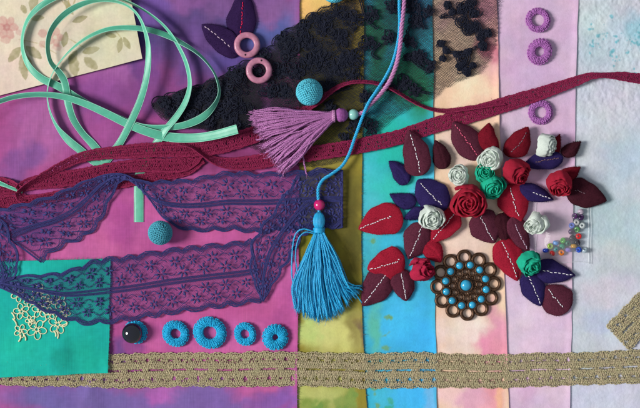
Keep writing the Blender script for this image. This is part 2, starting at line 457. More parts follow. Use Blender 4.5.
# ---------------------------------------------------------------- ruled bands (ribbons, laces)
class Band:
    """surface between two edge curves; u runs along (layout units), v across 0..1"""
    def __init__(s, A, B, n=500):
        A = catmull(A, n, arc=False); B = catmull(B, n, arc=False)
        k = min(len(A), len(B)); A = A[:k]; B = B[:k]
        Mn = (A + B) / 2
        d = np.concatenate([[0], np.cumsum(np.linalg.norm(np.diff(Mn, axis=0), axis=1))])
        uu = np.linspace(0, d[-1], n)
        s.A = px(np.stack([np.interp(uu, d, A[:, i]) for i in range(3)], 1))
        s.B = px(np.stack([np.interp(uu, d, B[:, i]) for i in range(3)], 1))
        s.L = d[-1]; s.n = n
        s.W = np.linalg.norm(s.A - s.B, axis=1).mean()
        T = np.gradient((s.A + s.B) / 2, axis=0)
        N = np.cross(T, s.B - s.A)
        N /= np.linalg.norm(N, axis=1, keepdims=True) + 1e-9
        N = np.where(N[:, 2:3] < 0, -N, N)
        s.N = N
    def at(s, u, v, h=0.):
        u = np.asarray(u, float); v = np.asarray(v, float)
        f = np.clip(u / s.L, 0, 1) * (s.n - 1)
        i = np.minimum(f.astype(int), s.n - 2); t = (f - i)[..., None]
        ip = lambda X: X[i] * (1 - t) + X[i + 1] * t
        a, b, nn = ip(s.A), ip(s.B), ip(s.N)
        ex = (u - np.clip(u, 0, s.L))[..., None]
        T = (ip((s.A + s.B) / 2)); 
        return a + (b - a) * v[..., None] + nn * np.asarray(h, float)[..., None]
    def normal(s, u):
        f = np.clip(np.asarray(u) / s.L, 0, 1) * (s.n - 1)
        return s.N[np.round(f).astype(int)]

def tape(pts, n=500):
    """centre line points (x, y, z, width, tilt degrees) -> Band"""
    q = catmull(pts, n, arc=True)
    P = px(q[:, :3]); T = np.gradient(P, axis=0); T /= np.linalg.norm(T, axis=1, keepdims=True)
    B0 = np.stack([-T[:, 1], T[:, 0], 0 * T[:, 0]], 1); B0 /= np.linalg.norm(B0, axis=1, keepdims=True) + 1e-9
    th = np.radians(q[:, 4])[:, None]
    Bv = np.cos(th) * B0 + np.sin(th) * np.array([0, 0, 1.])
    b = Band.__new__(Band)
    b.A = P + Bv * q[:, 3:4] / 2; b.B = P - Bv * q[:, 3:4] / 2
    b.n = n; b.L = np.linalg.norm(np.diff(P, axis=0), axis=1).sum(); b.W = q[:, 3].mean()
    N = np.cross(T, Bv)
    N = np.where(N[:, 2:3] < 0, -N, N)
    b.N = N / (np.linalg.norm(N, axis=1, keepdims=True) + 1e-9)
    return b

# ---------------------------------------------------------------- floral cream paper
def cream():
    x = np.linspace(-25, 146, 260); y = np.linspace(-25, 100, 190)
    U, V = np.meshgrid(np.linspace(0, 1, 260), np.linspace(0, 1, 200))
    tl, tr, br, bl = np.array([-30, -24.]), np.array([127.5, -24.]), np.array([143.5, 59.5]), np.array([-30, 104.])
    P = (tl * (1 - U[..., None]) + tr * U[..., None]) * (1 - V[..., None]) + (bl * (1 - U[..., None]) + br * U[..., None]) * V[..., None]
    X, Y = P[..., 0], P[..., 1]
    Z = ZG[0] + 2.4 + 2.4 * smooth(U, .75, 1) + 1.2 * smooth(V, .6, 1) + (fbm(X, Y, 60, 2, 50) - .5) * 1.0
    c = paint(X, Y, (216, 203, 180), [(20, 60, 60, 40, (222, 203, 184)), (110, 30, 40, 50, (206, 199, 170)), (60, 20, 40, 30, (220, 206, 184)), (5, 90, 40, 20, (220, 198, 180))], 10, 51)
    def motif(cx, cy, rx, ry, ang, rgb, k=.75, point=False):
        nonlocal c
        ca, sa = math.cos(R(ang)), math.sin(R(ang))
        u = ((X - cx) * ca + (Y - cy) * sa) / rx; v = (-(X - cx) * sa + (Y - cy) * ca) / ry
        if point: d = np.abs(v) / np.maximum(1 - u * u, .001) ** .8 + 0 * u; d = np.where(np.abs(u) >= 1, 9, d)
        else: d = np.sqrt(u * u + v * v)
        d = d + (fbm(X, Y, 3.2, 3, 53) - .5) * .5
        f = (k * (1 - smooth(d, .8, 1.05)) * (.65 + .7 * fbm(X, Y, 4, 3, 55)))[..., None]
        c = c * (1 - f) + alb(rgb) * f
    pink = (196, 140, 132); lf = (150, 142, 100)
    for k in range(6): motif(8 + 6.5 * math.cos(k * 1.05), 28 + 7 * math.sin(k * 1.05), 5.6, 4.2, k * 60, pink, .62)
    motif(8, 28, 4, 4, 0, (176, 112, 110), .6)
    motif(7, 40, 5.5, 4.5, 10, pink, .5); motif(20, 33, 4, 3, 30, pink, .4)
    for k in range(5): motif(56 + 5.5 * math.cos(k * 1.26), 38 + 6 * math.sin(k * 1.26), 4.6, 3.8, k * 72, pink, .62)
    motif(44, 34, 5, 4.5, 0, pink, .6); motif(44, 45, 4, 4, 0, pink, .5); motif(58, 48, 5, 4, 0, pink, .4)
    for a in ((25, 10, 5, 3.2, 62), (35, 4, 9, 5, 105), (39, 19, 7, 3, -6), (35, 53, 10, 4.6, 38), (16, 55, 10, 4.6, -50), (25, 68, 13, 5, 80), (29, 64, 10, 4.4, 70),
              (81, 20, 8, 3.4, -20), (66, 40, 8, 3.6, 100), (92, 51, 9, 3.8, -14), (75, 66, 12, 5.5, 80), (92, 64, 9, 5, 40), (121, 46, 8, 3.2, 100), (128, 44, 7, 3, 60), (112, 36, 6, 2.6, 15), (70, 8, 9, 3, 60), (74, 58, 8, 4, 120)):
        motif(*a, lf, .72, True)
    for a in ((30, 42, 12, .6, 12), (78, 44, 10, .6, 30), (50, 50, 10, .6, 30), (26, 42, 2, .5, 90), (70, 4, 7, .8, 80), (75, 4, 6, .8, 110), (66, 5, 6, .8, 50), (120, 36, 7, .5, 50)):
        motif(*a, (168, 150, 96), .6)
    G = px(np.stack([X, Y, Z], -1))
    mb = MB().grid(G[:, ::-1]); cc = [c[:, ::-1].reshape(-1, 3)]
    for E, ce in ((G[:, -1], c[:, -1]), (G[-1], c[-1])):
        E2 = E.copy(); E2[:, 2] -= .6
        mb.grid(np.stack([E2, E], 1)); cc.append(np.repeat(ce[:, None], 2, 1).reshape(-1, 3))
    o = mb.build('floral_paper', paper('cream_paper', .3, 700), colors=np.vstack(cc))
    tag(o, 'cream paper printed with faded pink flowers and olive leaves under the mint ribbon', 'paper')
cream()

# ---------------------------------------------------------------- crochet / thread fabric on a band
def stitches(mb, band, nrow, pitch, r, hole, v0=0., v1=1., bulge=.5, jit=.12, umin=0, umax=None, scal=None, h0=0.):
    """rows of little V stitches; hole(i, j, u) -> True leaves a gap"""
    umax = band.L if umax is None else umax
    nc = int((umax - umin) / pitch)
    I, J = np.meshgrid(np.arange(nc), np.arange(nrow), indexing='ij')
    U = umin + (I + .5 * (J % 2)) * pitch
    keep = ~hole(I, J, U)
    U = U + (fbm(U, J * 3.0, 22, 2, 98) - .5) * 3.5
    U = U[keep]; J = J[keep]; I = I[keep]
    dv = (v1 - v0) / nrow
    P = []
    for sgn in (-1, 1):
        a = U + sgn * pitch * .42; b = U + sgn * pitch * .05
        jj = rng.normal(size=(len(U), 3)) * jit
        uu = np.stack([a, (a + b) / 2 + sgn * pitch * .12, b], 1) + jj * pitch
        vv = v0 + dv * (np.stack([J - .15, J + .5, J + 1.12], 1) + rng.normal(size=(len(U), 3)) * jit * .6)
        if scal is not None:
            vv = scal(uu, vv)
        hh = np.stack([0 * U, 0 * U + bulge, 0 * U + .1], 1) + rng.normal(size=(len(U), 3)) * .1 + h0
        P.append(band.at(uu, vv, hh))
    P = np.vstack(P)
    mb.tubes(P, r * (1 + .15 * rng.normal(size=(len(P), 3))), 4)

def long_threads(mb, band, vs, r, step=1.6, wob=.3, h=.3, umin=0, umax=None, sides=4):
    umax = band.L if umax is None else umax
    n = max(8, int((umax - umin) / step))
    u = np.linspace(umin, umax, n)
    for v in vs:
        vv = v + wob / band.W * np.cumsum(rng.normal(size=n)) * .0 + wob / band.W * rng.normal(size=n)
        mb.tubes(band.at(u, vv, h + .15 * rng.normal(size=n))[None], r, sides)

def fuzz(mb, band, n, ln=2.2, r=.09):
    u = rng.random(n) * band.L; v = rng.random(n) * 1.06 - .03
    p = band.at(u, v, .7); d = rng.normal(size=(n, 3)) * np.array([1, 1, .35]); d /= np.linalg.norm(d, axis=1, keepdims=True)
    k = rng.normal(size=(n, 3)) * .35
    mb.tubes(np.stack([p, p + d * ln * .5 + k, p + d * ln + k * 2], 1), r, 3)

# beige crochet insertion trim ------------------------------------------------
m_beige = M('beige_cotton_thread', (178, 166, 133), rough=.95, var=.42, vscale=1000, bump=.5, bscale=4000, hue=.015, spec=.15)

def beige(band, u0, u1, parent_name=None):
    mb = MB()
    def hole(i, j, u):
        k = (u - 6) % 22.5
        h = (j == 6) & (k < 15.5)                                         # the slots for a drawn ribbon
        h |= (j == 2) & ((i % 6) >= 4) | (j == 10) & (((i + 3) % 6) >= 4) | (j == 3) & ((i % 12) == 7) | (j == 9) & ((i % 12) == 1) | (j == 1) & ((i % 8) == 2) | (j == 11) & ((i % 8) == 5)
        return h
    def scal(uu, vv):
        e = (np.abs(np.sin(np.pi * uu / 16.0)) - .5) * .05
        return np.where(vv < .12, vv - e * (1 - vv / .12), np.where(vv > .88, vv + e * ((vv - .88) / .12), vv))
    stitches(mb, band, 13, 1.95, .50, hole, 0, 1, bulge=.9, jit=.18, umin=u0, umax=u1, scal=scal)
    long_threads(mb, band, (.03, .08, .30, .36, .41, .43, .57, .59, .64, .70, .92, .97), .5, umin=u0, umax=u1, wob=.4)
    fuzz(mb, band, int((u1 - u0) * 5), 2.4)
    # edge shells
    n = int((u1 - u0) / 4)
    for v, sg in ((0.0, -1), (1.0, 1)):
        uu = u0 + (np.arange(n)[:, None] + np.linspace(0, 1, 5)[None]) * 4
        vv = v + sg * (.012 + .04 * np.sin(np.linspace(0, np.pi, 5))[None] * (.6 + .6 * rng.random((n, 1)))) + sg * (np.abs(np.sin(np.pi * uu / 16.0)) - .5) * .05
        mb.tubes(band.at(uu, vv, .3), .62, 4)
    return mb

rx = np.arange(-14, 664, 14)
def ztr(x): return ground(x, 370) + .7 + .35 * np.sin(x * .21) 
wv_ = (fbm(rx, rx * 0, 40, 3, 95) - .5) * 3.4
ytop = wv_ + np.interp(rx, [-14, 56, 60, 115, 200, 300, 370, 430, 500, 560, 660], [357, 357, 355, 355, 354, 353.5, 354, 354.5, 355.5, 355, 351])
ybot = (fbm(rx, rx * 0, 36, 3, 96) - .5) * 3.4 + np.interp(rx, [-14, 56, 60, 115, 200, 300, 370, 430, 500, 560, 660], [383, 384, 385, 385, 384.5, 384.5, 385.5, 385.5, 386, 384.5, 381])
bt = Band(np.stack([rx, ytop, ztr(rx)], 1), np.stack([rx, ybot, ztr(rx)], 1), 900)
tr = beige(bt, 0, bt.L).build('crochet_trim', m_beige)
tag(tr, 'long beige crochet trim with a row of slots running across the bottom', 'trim')
d1 = np.array([.70, -.714])
q0, q1 = np.array([606.5, 327.]), np.array([627.5, 349.])
st = np.linspace(0, 62, 7)[:, None]
Aq = np.hstack([q0 + d1 * st, .4 + .9 + .8 * np.sin(st * .1)]); Bq = np.hstack([q1 + d1 * st, .4 + 1.3 + .8 * np.sin(st * .1)])
bs = Band(Aq, Bq, 120)
tag(beige(bs, 0, bs.L).build('crochet_trim', m_beige), 'short cut end of beige crochet trim lying diagonally on the white paper', 'trim')

# teal cloth square -----------------------------------------------------------
def teal():
    U, V = np.meshgrid(np.linspace(0, 1, 160), np.linspace(0, 1, 140))
    tl, trr, br, bl = np.array([-30, 262.]), np.array([111, 258.5]), np.array([109.5, 372.]), np.array([-30, 378.])
    P = (tl * (1 - U[..., None]) + trr * U[..., None]) * (1 - V[..., None]) + (bl * (1 - U[..., None]) + br * U[..., None]) * V[..., None]
    X, Y = P[..., 0].copy(), P[..., 1].copy()
    X += (fbm(Y, X * 0, 30, 2, 60) - .5) * 2 * U; Y += (fbm(X, Y * 0, 30, 2, 61) - .5) * 2 * V
    Z = ZG[0] + 2.1 + 1.6 * smooth(Y, 338, 356) + (fbm(X, Y, 40, 3, 62) - .5) * 2.2 + (fbm(X * .5 + Y, X * .2, 16, 3, 64) - .5) * .9 + 1.2 * smooth(U, .93, 1) * smooth(V, .8, 1) + .6 * np.exp(-((X - 62) / 10) ** 2) * smooth(Y, 300, 360)
    c = paint(X, Y, (30, 168, 154), [(80, 290, 40, 30, (24, 150, 138)), (20, 350, 40, 26, (34, 178, 158)), (90, 350, 30, 24, (30, 165, 145)), (66, 352, 14, 24, (26, 148, 132)), (10, 275, 30, 14, (40, 176, 170))], 10, 63)
    G = px(np.stack([X, Y, Z], -1)); mb = MB().grid(G[:, ::-1]); cc = [c[:, ::-1].reshape(-1, 3)]
    for E, ce in ((G[:, -1], c[:, -1]), (G[-1], c[-1])):
        E2 = E.copy(); E2[:, 2] -= .7
        mb.grid(np.stack([E2, E], 1)); cc.append(np.repeat(ce[:, None], 2, 1).reshape(-1, 3))
    cc.append(fray_edge(mb, G[:, -1], c[:, -1], np.array([1., 0, 0]), 220)); cc.append(fray_edge(mb, G[0], c[0], np.array([0, 1., 0]), 200)); cc.append(fray_edge(mb, G[-1], c[-1], np.array([0, -1., 0]), 200))
    o = mb.build('teal_cloth', m_cloth, colors=np.vstack(cc))
    tag(o, 'square of teal cotton with cream embroidered flowers at the lower left', 'cloth')
    zf = lambda x, y: ZG[0] + 2.4 + (fbm(np.asarray(x, float), np.asarray(y, float), 40, 3, 62) - .5) * 2.2 + (fbm(np.asarray(x, float) * .5 + np.asarray(y, float), np.asarray(x, float) * .2, 16, 3, 64) - .5) * .9 + 1.6 * smooth(np.asarray(y, float), 338, 356)
    e = MB()
    fl = [(38, 329, 10.5, .2), (23, 311, 8.5, .7), (59, 324, 10, 1.1), (22, 330.5, 7, .1), (41, 310, 8, .9), (20, 294, 8, .3), (60, 301, 8, .5), (40, 290, 7, .2), (31, 301, 6, .4), (51, 313, 6.5, .9), (48, 300, 6, 1.2), (32, 320, 5.5, .5), (66, 312, 6, .3)]
    for (cx, cy, r, a0) in fl:
        for k in range(5):
            a = a0 + k * 2 * math.pi / 5
            t = np.linspace(0, 2 * np.pi, 17)[:-1]
            rr = r * (.56 + .40 * np.cos(t)); ww = r * .30 * np.sin(t)
            X = cx + rr * math.cos(a) - ww * math.sin(a); Y = cy + rr * math.sin(a) + ww * math.cos(a)
            e.tubes(px(np.stack([X, Y, zf(X, Y) + .3], 1))[None], .5, 5, closed=True)
        for k in range(5):
            a = a0 + .2 + k * 2 * math.pi / 5
            t = np.linspace(.12, .42, 4)
            X = cx + r * t * math.cos(a); Y = cy + r * t * math.sin(a)
            e.tubes(px(np.stack([X, Y, zf(X, Y) + .3], 1))[None], .5, 4)
    for (x0, y0, x1, y1) in ((14, 318, 18, 325), (13, 312, 16, 319), (20, 341, 22, 334), (27, 340, 25, 334), (59, 338, 58, 330), (69, 322, 63, 325), (57, 336, 55, 330), (48, 318, 44, 322), (30, 320, 33, 324), (68, 315, 62, 318)):
        t = np.linspace(0, 1, 6); X = x0 + (x1 - x0) * t + np.sin(t * 3.1) * 1; Y = y0 + (y1 - y0) * t
        e.tubes(px(np.stack([X, Y, zf(X, Y) + .3], 1))[None], .8, 5)
    e.build('embroidery', M('cream_thread', (222, 216, 176), var=.2, bump=.4), o)
teal()

# ---------------------------------------------------------------- black corded lace
m_black = M('black_lace_thread', (23, 26, 42), rough=.7, var=.4, vscale=900, bump=.5, bscale=3500, spec=.2)
m_net = M('black_tulle_thread', (30, 31, 38), rough=.8, var=.2, bump=0)
POLY = np.array([(152, 106), (157, 98), (172, 92), (190, 88), (205, 83), (222, 76), (240, 63), (258, 58), (266, 50), (274, 40), (286, 29), (298, 24), (309, 15), (322, 8), (338, 0), (350, -14), (500, -14), (499, 30), (497, 48), (490, 62), (480, 73), (468, 79), (452, 85), (440, 93), (426, 100), (404, 112), (385, 126), (372, 135), (358, 148), (345, 160), (325, 166), (300, 168), (270, 160), (240, 142), (215, 134), (190, 130), (172, 126), (160, 118)], float)
DENSE = [np.array([(152, 106), (157, 98), (190, 88), (222, 76), (245, 66), (262, 80), (262, 110), (250, 135), (215, 133), (190, 129), (160, 118)], float),
         np.array([(262, 62), (275, 42), (290, 30), (310, 16), (330, 8), (345, 0), (358, 0), (352, 60), (340, 95), (325, 100), (296, 108), (272, 112)], float)]
def inside(x, y, poly):
    r = np.zeros(x.shape, bool); n = len(poly)
    for i in range(n):
        x1, y1 = poly[i]; x2, y2 = poly[(i + 1) % n]
        c = ((y1 > y) != (y2 > y)) & (x < (x2 - x1) * (y - y1) / (y2 - y1 + 1e-12) + x1)
        r ^= c
    return r
def zlace(x, y):
    gather = np.exp(-(((x - 215) / 70) ** 2 + ((y - 105) / 40) ** 2))
    return ground(x, y) * .5 + 2.6 + (fbm(x, y, 22, 3, 70) - .35) * (1.4 + 7 * gather) + (fbm(x * .6 + y * .8, y * .6 - x * .2, 9, 2, 72) - .4) * 5 * gather + 1.0 * gather
def tulle(mb, poly, pitch, wdt, dz=0., rot=0.):
    cx, cy = poly.mean(0); ext = 260
    for a in (R(38 + rot), R(-38 + rot)):
        off = np.arange(-ext, ext, pitch); t = np.arange(-ext, ext, 3.0)
        O, Tt = np.meshgrid(off, t, indexing='ij')
        wv = .35 * np.sin(Tt * .31 + O * 3) + rng.normal(size=O.shape) * .2 + rng.normal(size=(len(off), 1)) * .2
        X = cx + math.cos(a) * Tt - math.sin(a) * (O + wv); Y = cy + math.sin(a) * Tt + math.cos(a) * (O + wv)
        ex = (fbm(X, Y, 12, 2, 71) - .5) * 5
        k = inside(X + ex, Y + ex, poly)
        sel = k.any(1)
        X, Y, k = X[sel], Y[sel], k[sel]
        P = px(np.stack([X, Y, zlace(X, Y) + dz], -1))
        nn = np.zeros_like(P); nn[..., 2] = 1
        mb.strips(P, k, wdt, nn)
lace = thing('corded_lace', 'piece of black corded flower lace on sheer net at the top', 'lace', 320, 80, 3)
mb = MB(); tulle(mb, POLY, .85, .115)
tulle(mb, DENSE[0], .9, .12, .3, 17); tulle(mb, DENSE[0], .95, .12, -.6, -9); tulle(mb, DENSE[1], 1.2, .2, 1.2, 17)
# hem cord along the net's edge on the right
mb.build('net', m_net, lace)
mb = MB()
def loop_motif(cx, cy, R0, petals, a0, r=.52, rings=(1., .8, .42)):
    z0 = float(zlace(np.array([cx]), np.array([cy]))[0]) + .7
    for k in range(petals):
        a = a0 + k * 2 * math.pi / petals + rng.normal() * .12
        sz = R0 * (.75 + .55 * rng.random()); sk = rng.normal() * .5; wdh = .24 + .16 * rng.random()
        t = np.linspace(0, 2 * np.pi, 15)[:-1]
        for q in rings:
            rr = sz * (.55 + .45 * q * np.cos(t)); ww = sz * wdh * q * np.sin(t) * (1 + .2 * np.cos(t)) + sk * sz * .3 * (rr / sz) ** 2 + .5 * np.sin(3 * t + 5 * q) 
            X = cx + rr * math.cos(a) - ww * math.sin(a); Y = cy + rr * math.sin(a) + ww * math.cos(a)
            Z = z0 + .5 + .9 * q * rng.random() + .35 * np.sin(2 * t + a)
            mb.tubes(px(np.stack([X + .35 * rng.normal(size=14), Y + .35 * rng.normal(size=14), np.maximum(Z, zlace(X, Y) + .5 + (.8 if cx < 262 else 0))], 1))[None], r, 5, closed=True, flat=.6)
    t = np.linspace(0, 5 * np.pi, 26); rr = R0 * .27 * t / t[-1]
    mb.tubes(px(np.stack([cx + rr * np.cos(t), cy + rr * np.sin(t), z0 + 1.6 + 0 * t], 1))[None], r, 5)
def scroll(pts, r=.62, n=2):
    q = catmull(np.array(pts, float), 40)
    for k in range(n):
        d = (k - (n - 1) / 2) * 1.7
        T = np.gradient(q, axis=0); T /= np.linalg.norm(T, axis=1, keepdims=True)
        X = q[:, 0] - T[:, 1] * d; Y = q[:, 1] + T[:, 0] * d
        X = X + .4 * np.sin(np.arange(40) * 1.7 + k); 
        Z = zlace(X, Y) + 1.0 + .3 * np.cos(np.arange(40) * 1.3)
        mb.tubes(px(np.stack([X, Y, Z], 1))[None], r, 5)
def pod(cx, cy, R0):
    z0 = float(zlace(np.array([cx]), np.array([cy]))[0]) + .5
    t = np.linspace(0, 2 * np.pi * 3.2, 46); rr = R0 * (.12 + .88 * t / t[-1])
    ph = rng.random() * 6
    mb.tubes(px(np.stack([cx + rr * np.cos(t + ph) * (1 + .12 * np.sin(3 * t)), cy + rr * np.sin(t + ph) * (1 + .12 * np.cos(2 * t)), z0 + 1.6 - 1.2 * rr / R0 + .5 * np.sin(5 * t)], 1))[None], .8, 5)
    for q in range(3):
        c = np.array([cx, cy]) + rng.normal(size=2) * R0 * .5; aa = rng.random() * 6.3 + np.linspace(0, 4.5, 12)
        XX = c[0] + R0 * .5 * np.cos(aa) * np.linspace(1, .6, 12); YY = c[1] + R0 * .5 * np.sin(aa)
        mb.tubes(px(np.stack([XX, YY, z0 + 1.4 + .4 * np.sin(2 * aa)], 1))[None], .55, 5)
for (x, y, r, n) in ((336, 14, 10, 6), (354, 20, 10, 6), (340, 38, 10, 6), (324, 30, 9, 5), (352, 58, 10, 7), (336, 68, 10, 6), (352, 76, 9, 6), (322, 60, 9, 5), (368, 44, 9, 6), (388, 38, 7, 5), (372, 14, 8, 5), (392, 8, 8, 6), (412, 6, 8, 6), (416, 22, 7, 5), (428, 12, 6, 5), (408, 42, 7, 5), (420, 58, 8, 5), (430, 66, 6, 5), (390, 86, 8, 5), (403, 84, 8, 6), (414, 90, 6, 5), (355, 124, 8, 6), (370, 128, 7, 5), (345, 138, 6, 5), (365, 96, 7, 5), (328, 88, 9, 6),
                  (300, 40, 10, 6), (288, 52, 10, 6), (310, 62, 10, 6), (296, 72, 10, 6), (278, 72, 10, 6), (284, 92, 9, 6), (270, 92, 9, 6), (318, 20, 9, 5), (304, 26, 8, 5), (312, 46, 9, 6), (284, 40, 8, 5),
                  (263, 58, 8, 5), (256, 74, 9, 6), (246, 92, 9, 6), (254, 108, 9, 6), (236, 76, 9, 6), (224, 88, 10, 6), (210, 94, 9, 6), (230, 104, 9, 6), (215, 110, 10, 6), (196, 100, 9, 6), (180, 100, 9, 6), (166, 104, 8, 6), (160, 110, 6, 6), (176, 114, 9, 6), (194, 116, 9, 6), (208, 122, 9, 6), (232, 122, 9, 6), (246, 126, 9, 6), (306, 96, 8, 5), (262, 122, 8, 6), (290, 128, 8, 5), (330, 108, 7, 5)):
    if x < 262 and rng.random() < .15: continue
    loop_motif(x, y, r * (1 if x > 262 else .9), n, rng.random() * 6, .52 if x > 262 else .5)
for c_ in ((447, 5, 4), (452, 12, 3.5), (462, 10, 6), (470, 5, 6), (474, 14, 5), (462, 22, 7), (468, 30, 6), (474, 28, 5), (481, 36, 6), (487, 34, 4), (482, 46, 5), (441, 44, 4), (446, 51, 4), (442, 59, 3.5), (456, 55, 3.5), (463, 59, 8), (468, 52, 4), (466, 72, 5), (472, 66, 3.5), (459, 67, 4), (343, 60, 5), (407, 58, 4), (415, 55, 4)):
    pod(*c_)
for s_ in ([(447, 5), (455, 14), (462, 10), (466, 20)], [(441, 44), (448, 52), (458, 53), (470, 50), (480, 46)], [(446, 14), (440, 18), (450, 17), (458, 22)], [(462, 60), (466, 70)], [(404, 0), (412, 20), (407, 34), (415, 50)], [(418, 4), (420, 20), (424, 30)], [(408, 58), (418, 66), (428, 72)], [(384, 80), (395, 88), (408, 86), (420, 92), (430, 94)], [(360, 0), (366, 20), (378, 30)], [(346, 130), (360, 118), (372, 122)], [(415, 62), (425, 60), (432, 68), (425, 74)], [(320, 96), (335, 92), (350, 88)], [(380, 44), (372, 54), (378, 60)], [(474, 20), (480, 28), (478, 40)]):
    scroll(s_)
# loose worms of cord that fill the gathered places
for D_ in DENSE:
    lo, hi = D_.min(0), D_.max(0); cnt = 0
    while cnt < 42:
        c = lo + rng.random(2) * (hi - lo)
        a = rng.random() * 6.3; p = [c]
        for k in range(5):
            a += rng.normal() * .9; p.append(p[-1] + (3 + 3 * rng.random()) * np.array([math.cos(a), math.sin(a)]))
        pa = np.array(p)
        if not (inside(pa[:, 0], pa[:, 1], D_).all() and inside(pa[:, 0], pa[:, 1], POLY).all()): continue
        cnt += 1
        scroll(p, .34, 2)
# scalloped border cord on the left and upper edge
bd = catmull(POLY[:16], 260)
th_ = np.arange(260) * .42; am_ = 1.3 + .7 * np.sin(np.arange(260) * .13)
X = bd[:, 0] + am_ * np.cos(th_); Y = bd[:, 1] + am_ * np.sin(th_) + 1.5
mb.tubes(px(np.stack([X, Y, zlace(X, Y) + .8], 1))[None], .55, 5)
mb.build('cord_motifs', m_black, lace)

# ---------------------------------------------------------------- burgundy crochet ribbons
m_burg = M('burgundy_thread', (134, 28, 70), rough=.8, var=.28, vscale=900, bump=.4, bscale=3500, spec=.3, sheen=.1)
def burgundy(name, band, label, parent=None, dens=1):
    mb = MB()
    W = band.W
    nrow = max(4, int(round(W / 1.9)))
    mid = nrow // 2
    def hole(i, j, u):
        k = i % 5
        h = (np.abs(j - mid) <= 0) & (k == 2)
        h |= (j == mid - 2) & ((i % 7) == 4) & (nrow > 5) | (j == mid + 2) & ((i % 7) == 1) & (nrow > 5)
        return h
    stitches(mb, band, nrow, 1.75, .5, hole, .02, .98, bulge=.35, jit=.16)
    long_threads(mb, band, (.0, .04, .10, .9, .96, 1.), .55)
    long_threads(mb, band, (.3, .7), .38)
    fuzz(mb, band, int(band.L * 2.5), 1.8)
    return mb
Z0 = 7.0
main = tape([(668, 79, 3, 13, 10), (640, 79, 3, 11, 25), (622, 77, 4, 10, 30), (602, 76, 5, 7, 45), (588, 77, 4.5, 9, 40), (574, 82, 4, 10, 25), (545, 92, 4, 12, 12), (520, 100, 4, 13.5, 0), (490, 109, 4.4, 14.5, 0), (460, 118, 4.8, 15, 0), (430, 127, 5.2, 14.5, 0), (400, 137, 5.6, 14, 0), (370, 144, 6, 14, 0), (340, 149.5, 6.5, 14, 0), (310, 154, 7.5, 14, 0), (280, 158, 8, 14, 0), (252, 163, 8, 14, 8), (232, 164, 8, 12, 20), (216, 161, 8.5, 10, 40), (203, 154, 9.5, 8, 60), (192, 147, 10, 7, 60), (180, 143, 9.5, 9, 40)], 700)
strand2 = tape([(505, 103, 4.2, 5, 30), (480, 107, 5.5, 5, 45), (466, 109, 5.8, 5.5, 45), (445, 111.5, 5.5, 6, 50), (428, 109, 6, 6, 60), (412, 102, 7, 6, 60), (397, 93, 7.5, 6, 60), (384, 86.5, 8, 6, 60), (368, 83, 8, 6, 60), (350, 83.5, 8, 6.5, 60), (334, 90, 8, 8, 55), (318, 102, 7.5, 9, 45), (304, 110, 7, 10, 35), (285, 120, 7, 13, 10), (262, 132, 7, 15, 0), (240, 140, 7.2, 16, 0), (215, 147, 7.5, 15, 0), (190, 150, 8, 14, 0), (160, 150, 8.5, 14, 0), (130, 152, 9, 13, 0), (105, 154, 9.5, 11, -15), (82, 158, 10, 10, -25), (60, 168, 10, 9, -40), (42, 178, 9.5, 8, -50), (27, 187, 9, 8, -60), (20, 193, 8.2, 9, -75)], 700)
strand3 = tape([(20, 190, 8.2, 9, 60), (24, 187, 7.4, 10, 25), (36, 183, 6.6, 13, 0), (60, 180, 6.2, 15, 0), (90, 175, 6.2, 15, 0), (120, 168, 6.6, 12, 0), (150, 165.5, 7, 13, 0), (170, 166, 6.6, 14, 0), (184, 164.5, 6.2, 14, -4), (194, 159, 5.8, 13, -8), (200, 150, 5.4, 11, 0), (201, 143, 5.2, 9, 0)], 400)
strand4 = tape([(20, 192, 8, 9, -50), (24, 199, 7.2, 9, -20), (36, 200, 6.2, 10, 0), (60, 196, 5.6, 10, 0), (85, 189, 5.4, 10, 0), (110, 185, 5.4, 10, 0), (150, 178, 5.4, 10, 0), (175, 174, 5.4, 9, 0), (190, 170, 5.2, 8, 0), (204, 160, 5, 6, 0)], 300)
strand5 = tape([(24, 190, 7, 9, -50), (12, 187, 5.2, 14, -10), (0, 186, 4.8, 18, 0), (-25, 184, 4.8, 18, 0)], 120)
strand6 = tape([(-25, 205, 4.6, 13, 0), (0, 203, 4.8, 13, 0), (14, 201, 5, 12, 0), (30, 203, 5.2, 10, 0)], 120)
bg = MB()
for b_ in (main, strand2, strand3, strand4, strand5, strand6):
    m_ = burgundy('x', b_, '')
    bg.add(np.vstack(m_.v), np.vstack(m_.q), np.vstack(m_.t))
o = bg.build('lace_ribbon', m_burg)
tag(o, 'long burgundy crochet lace ribbon looped at the left and running to the right edge', 'ribbon')

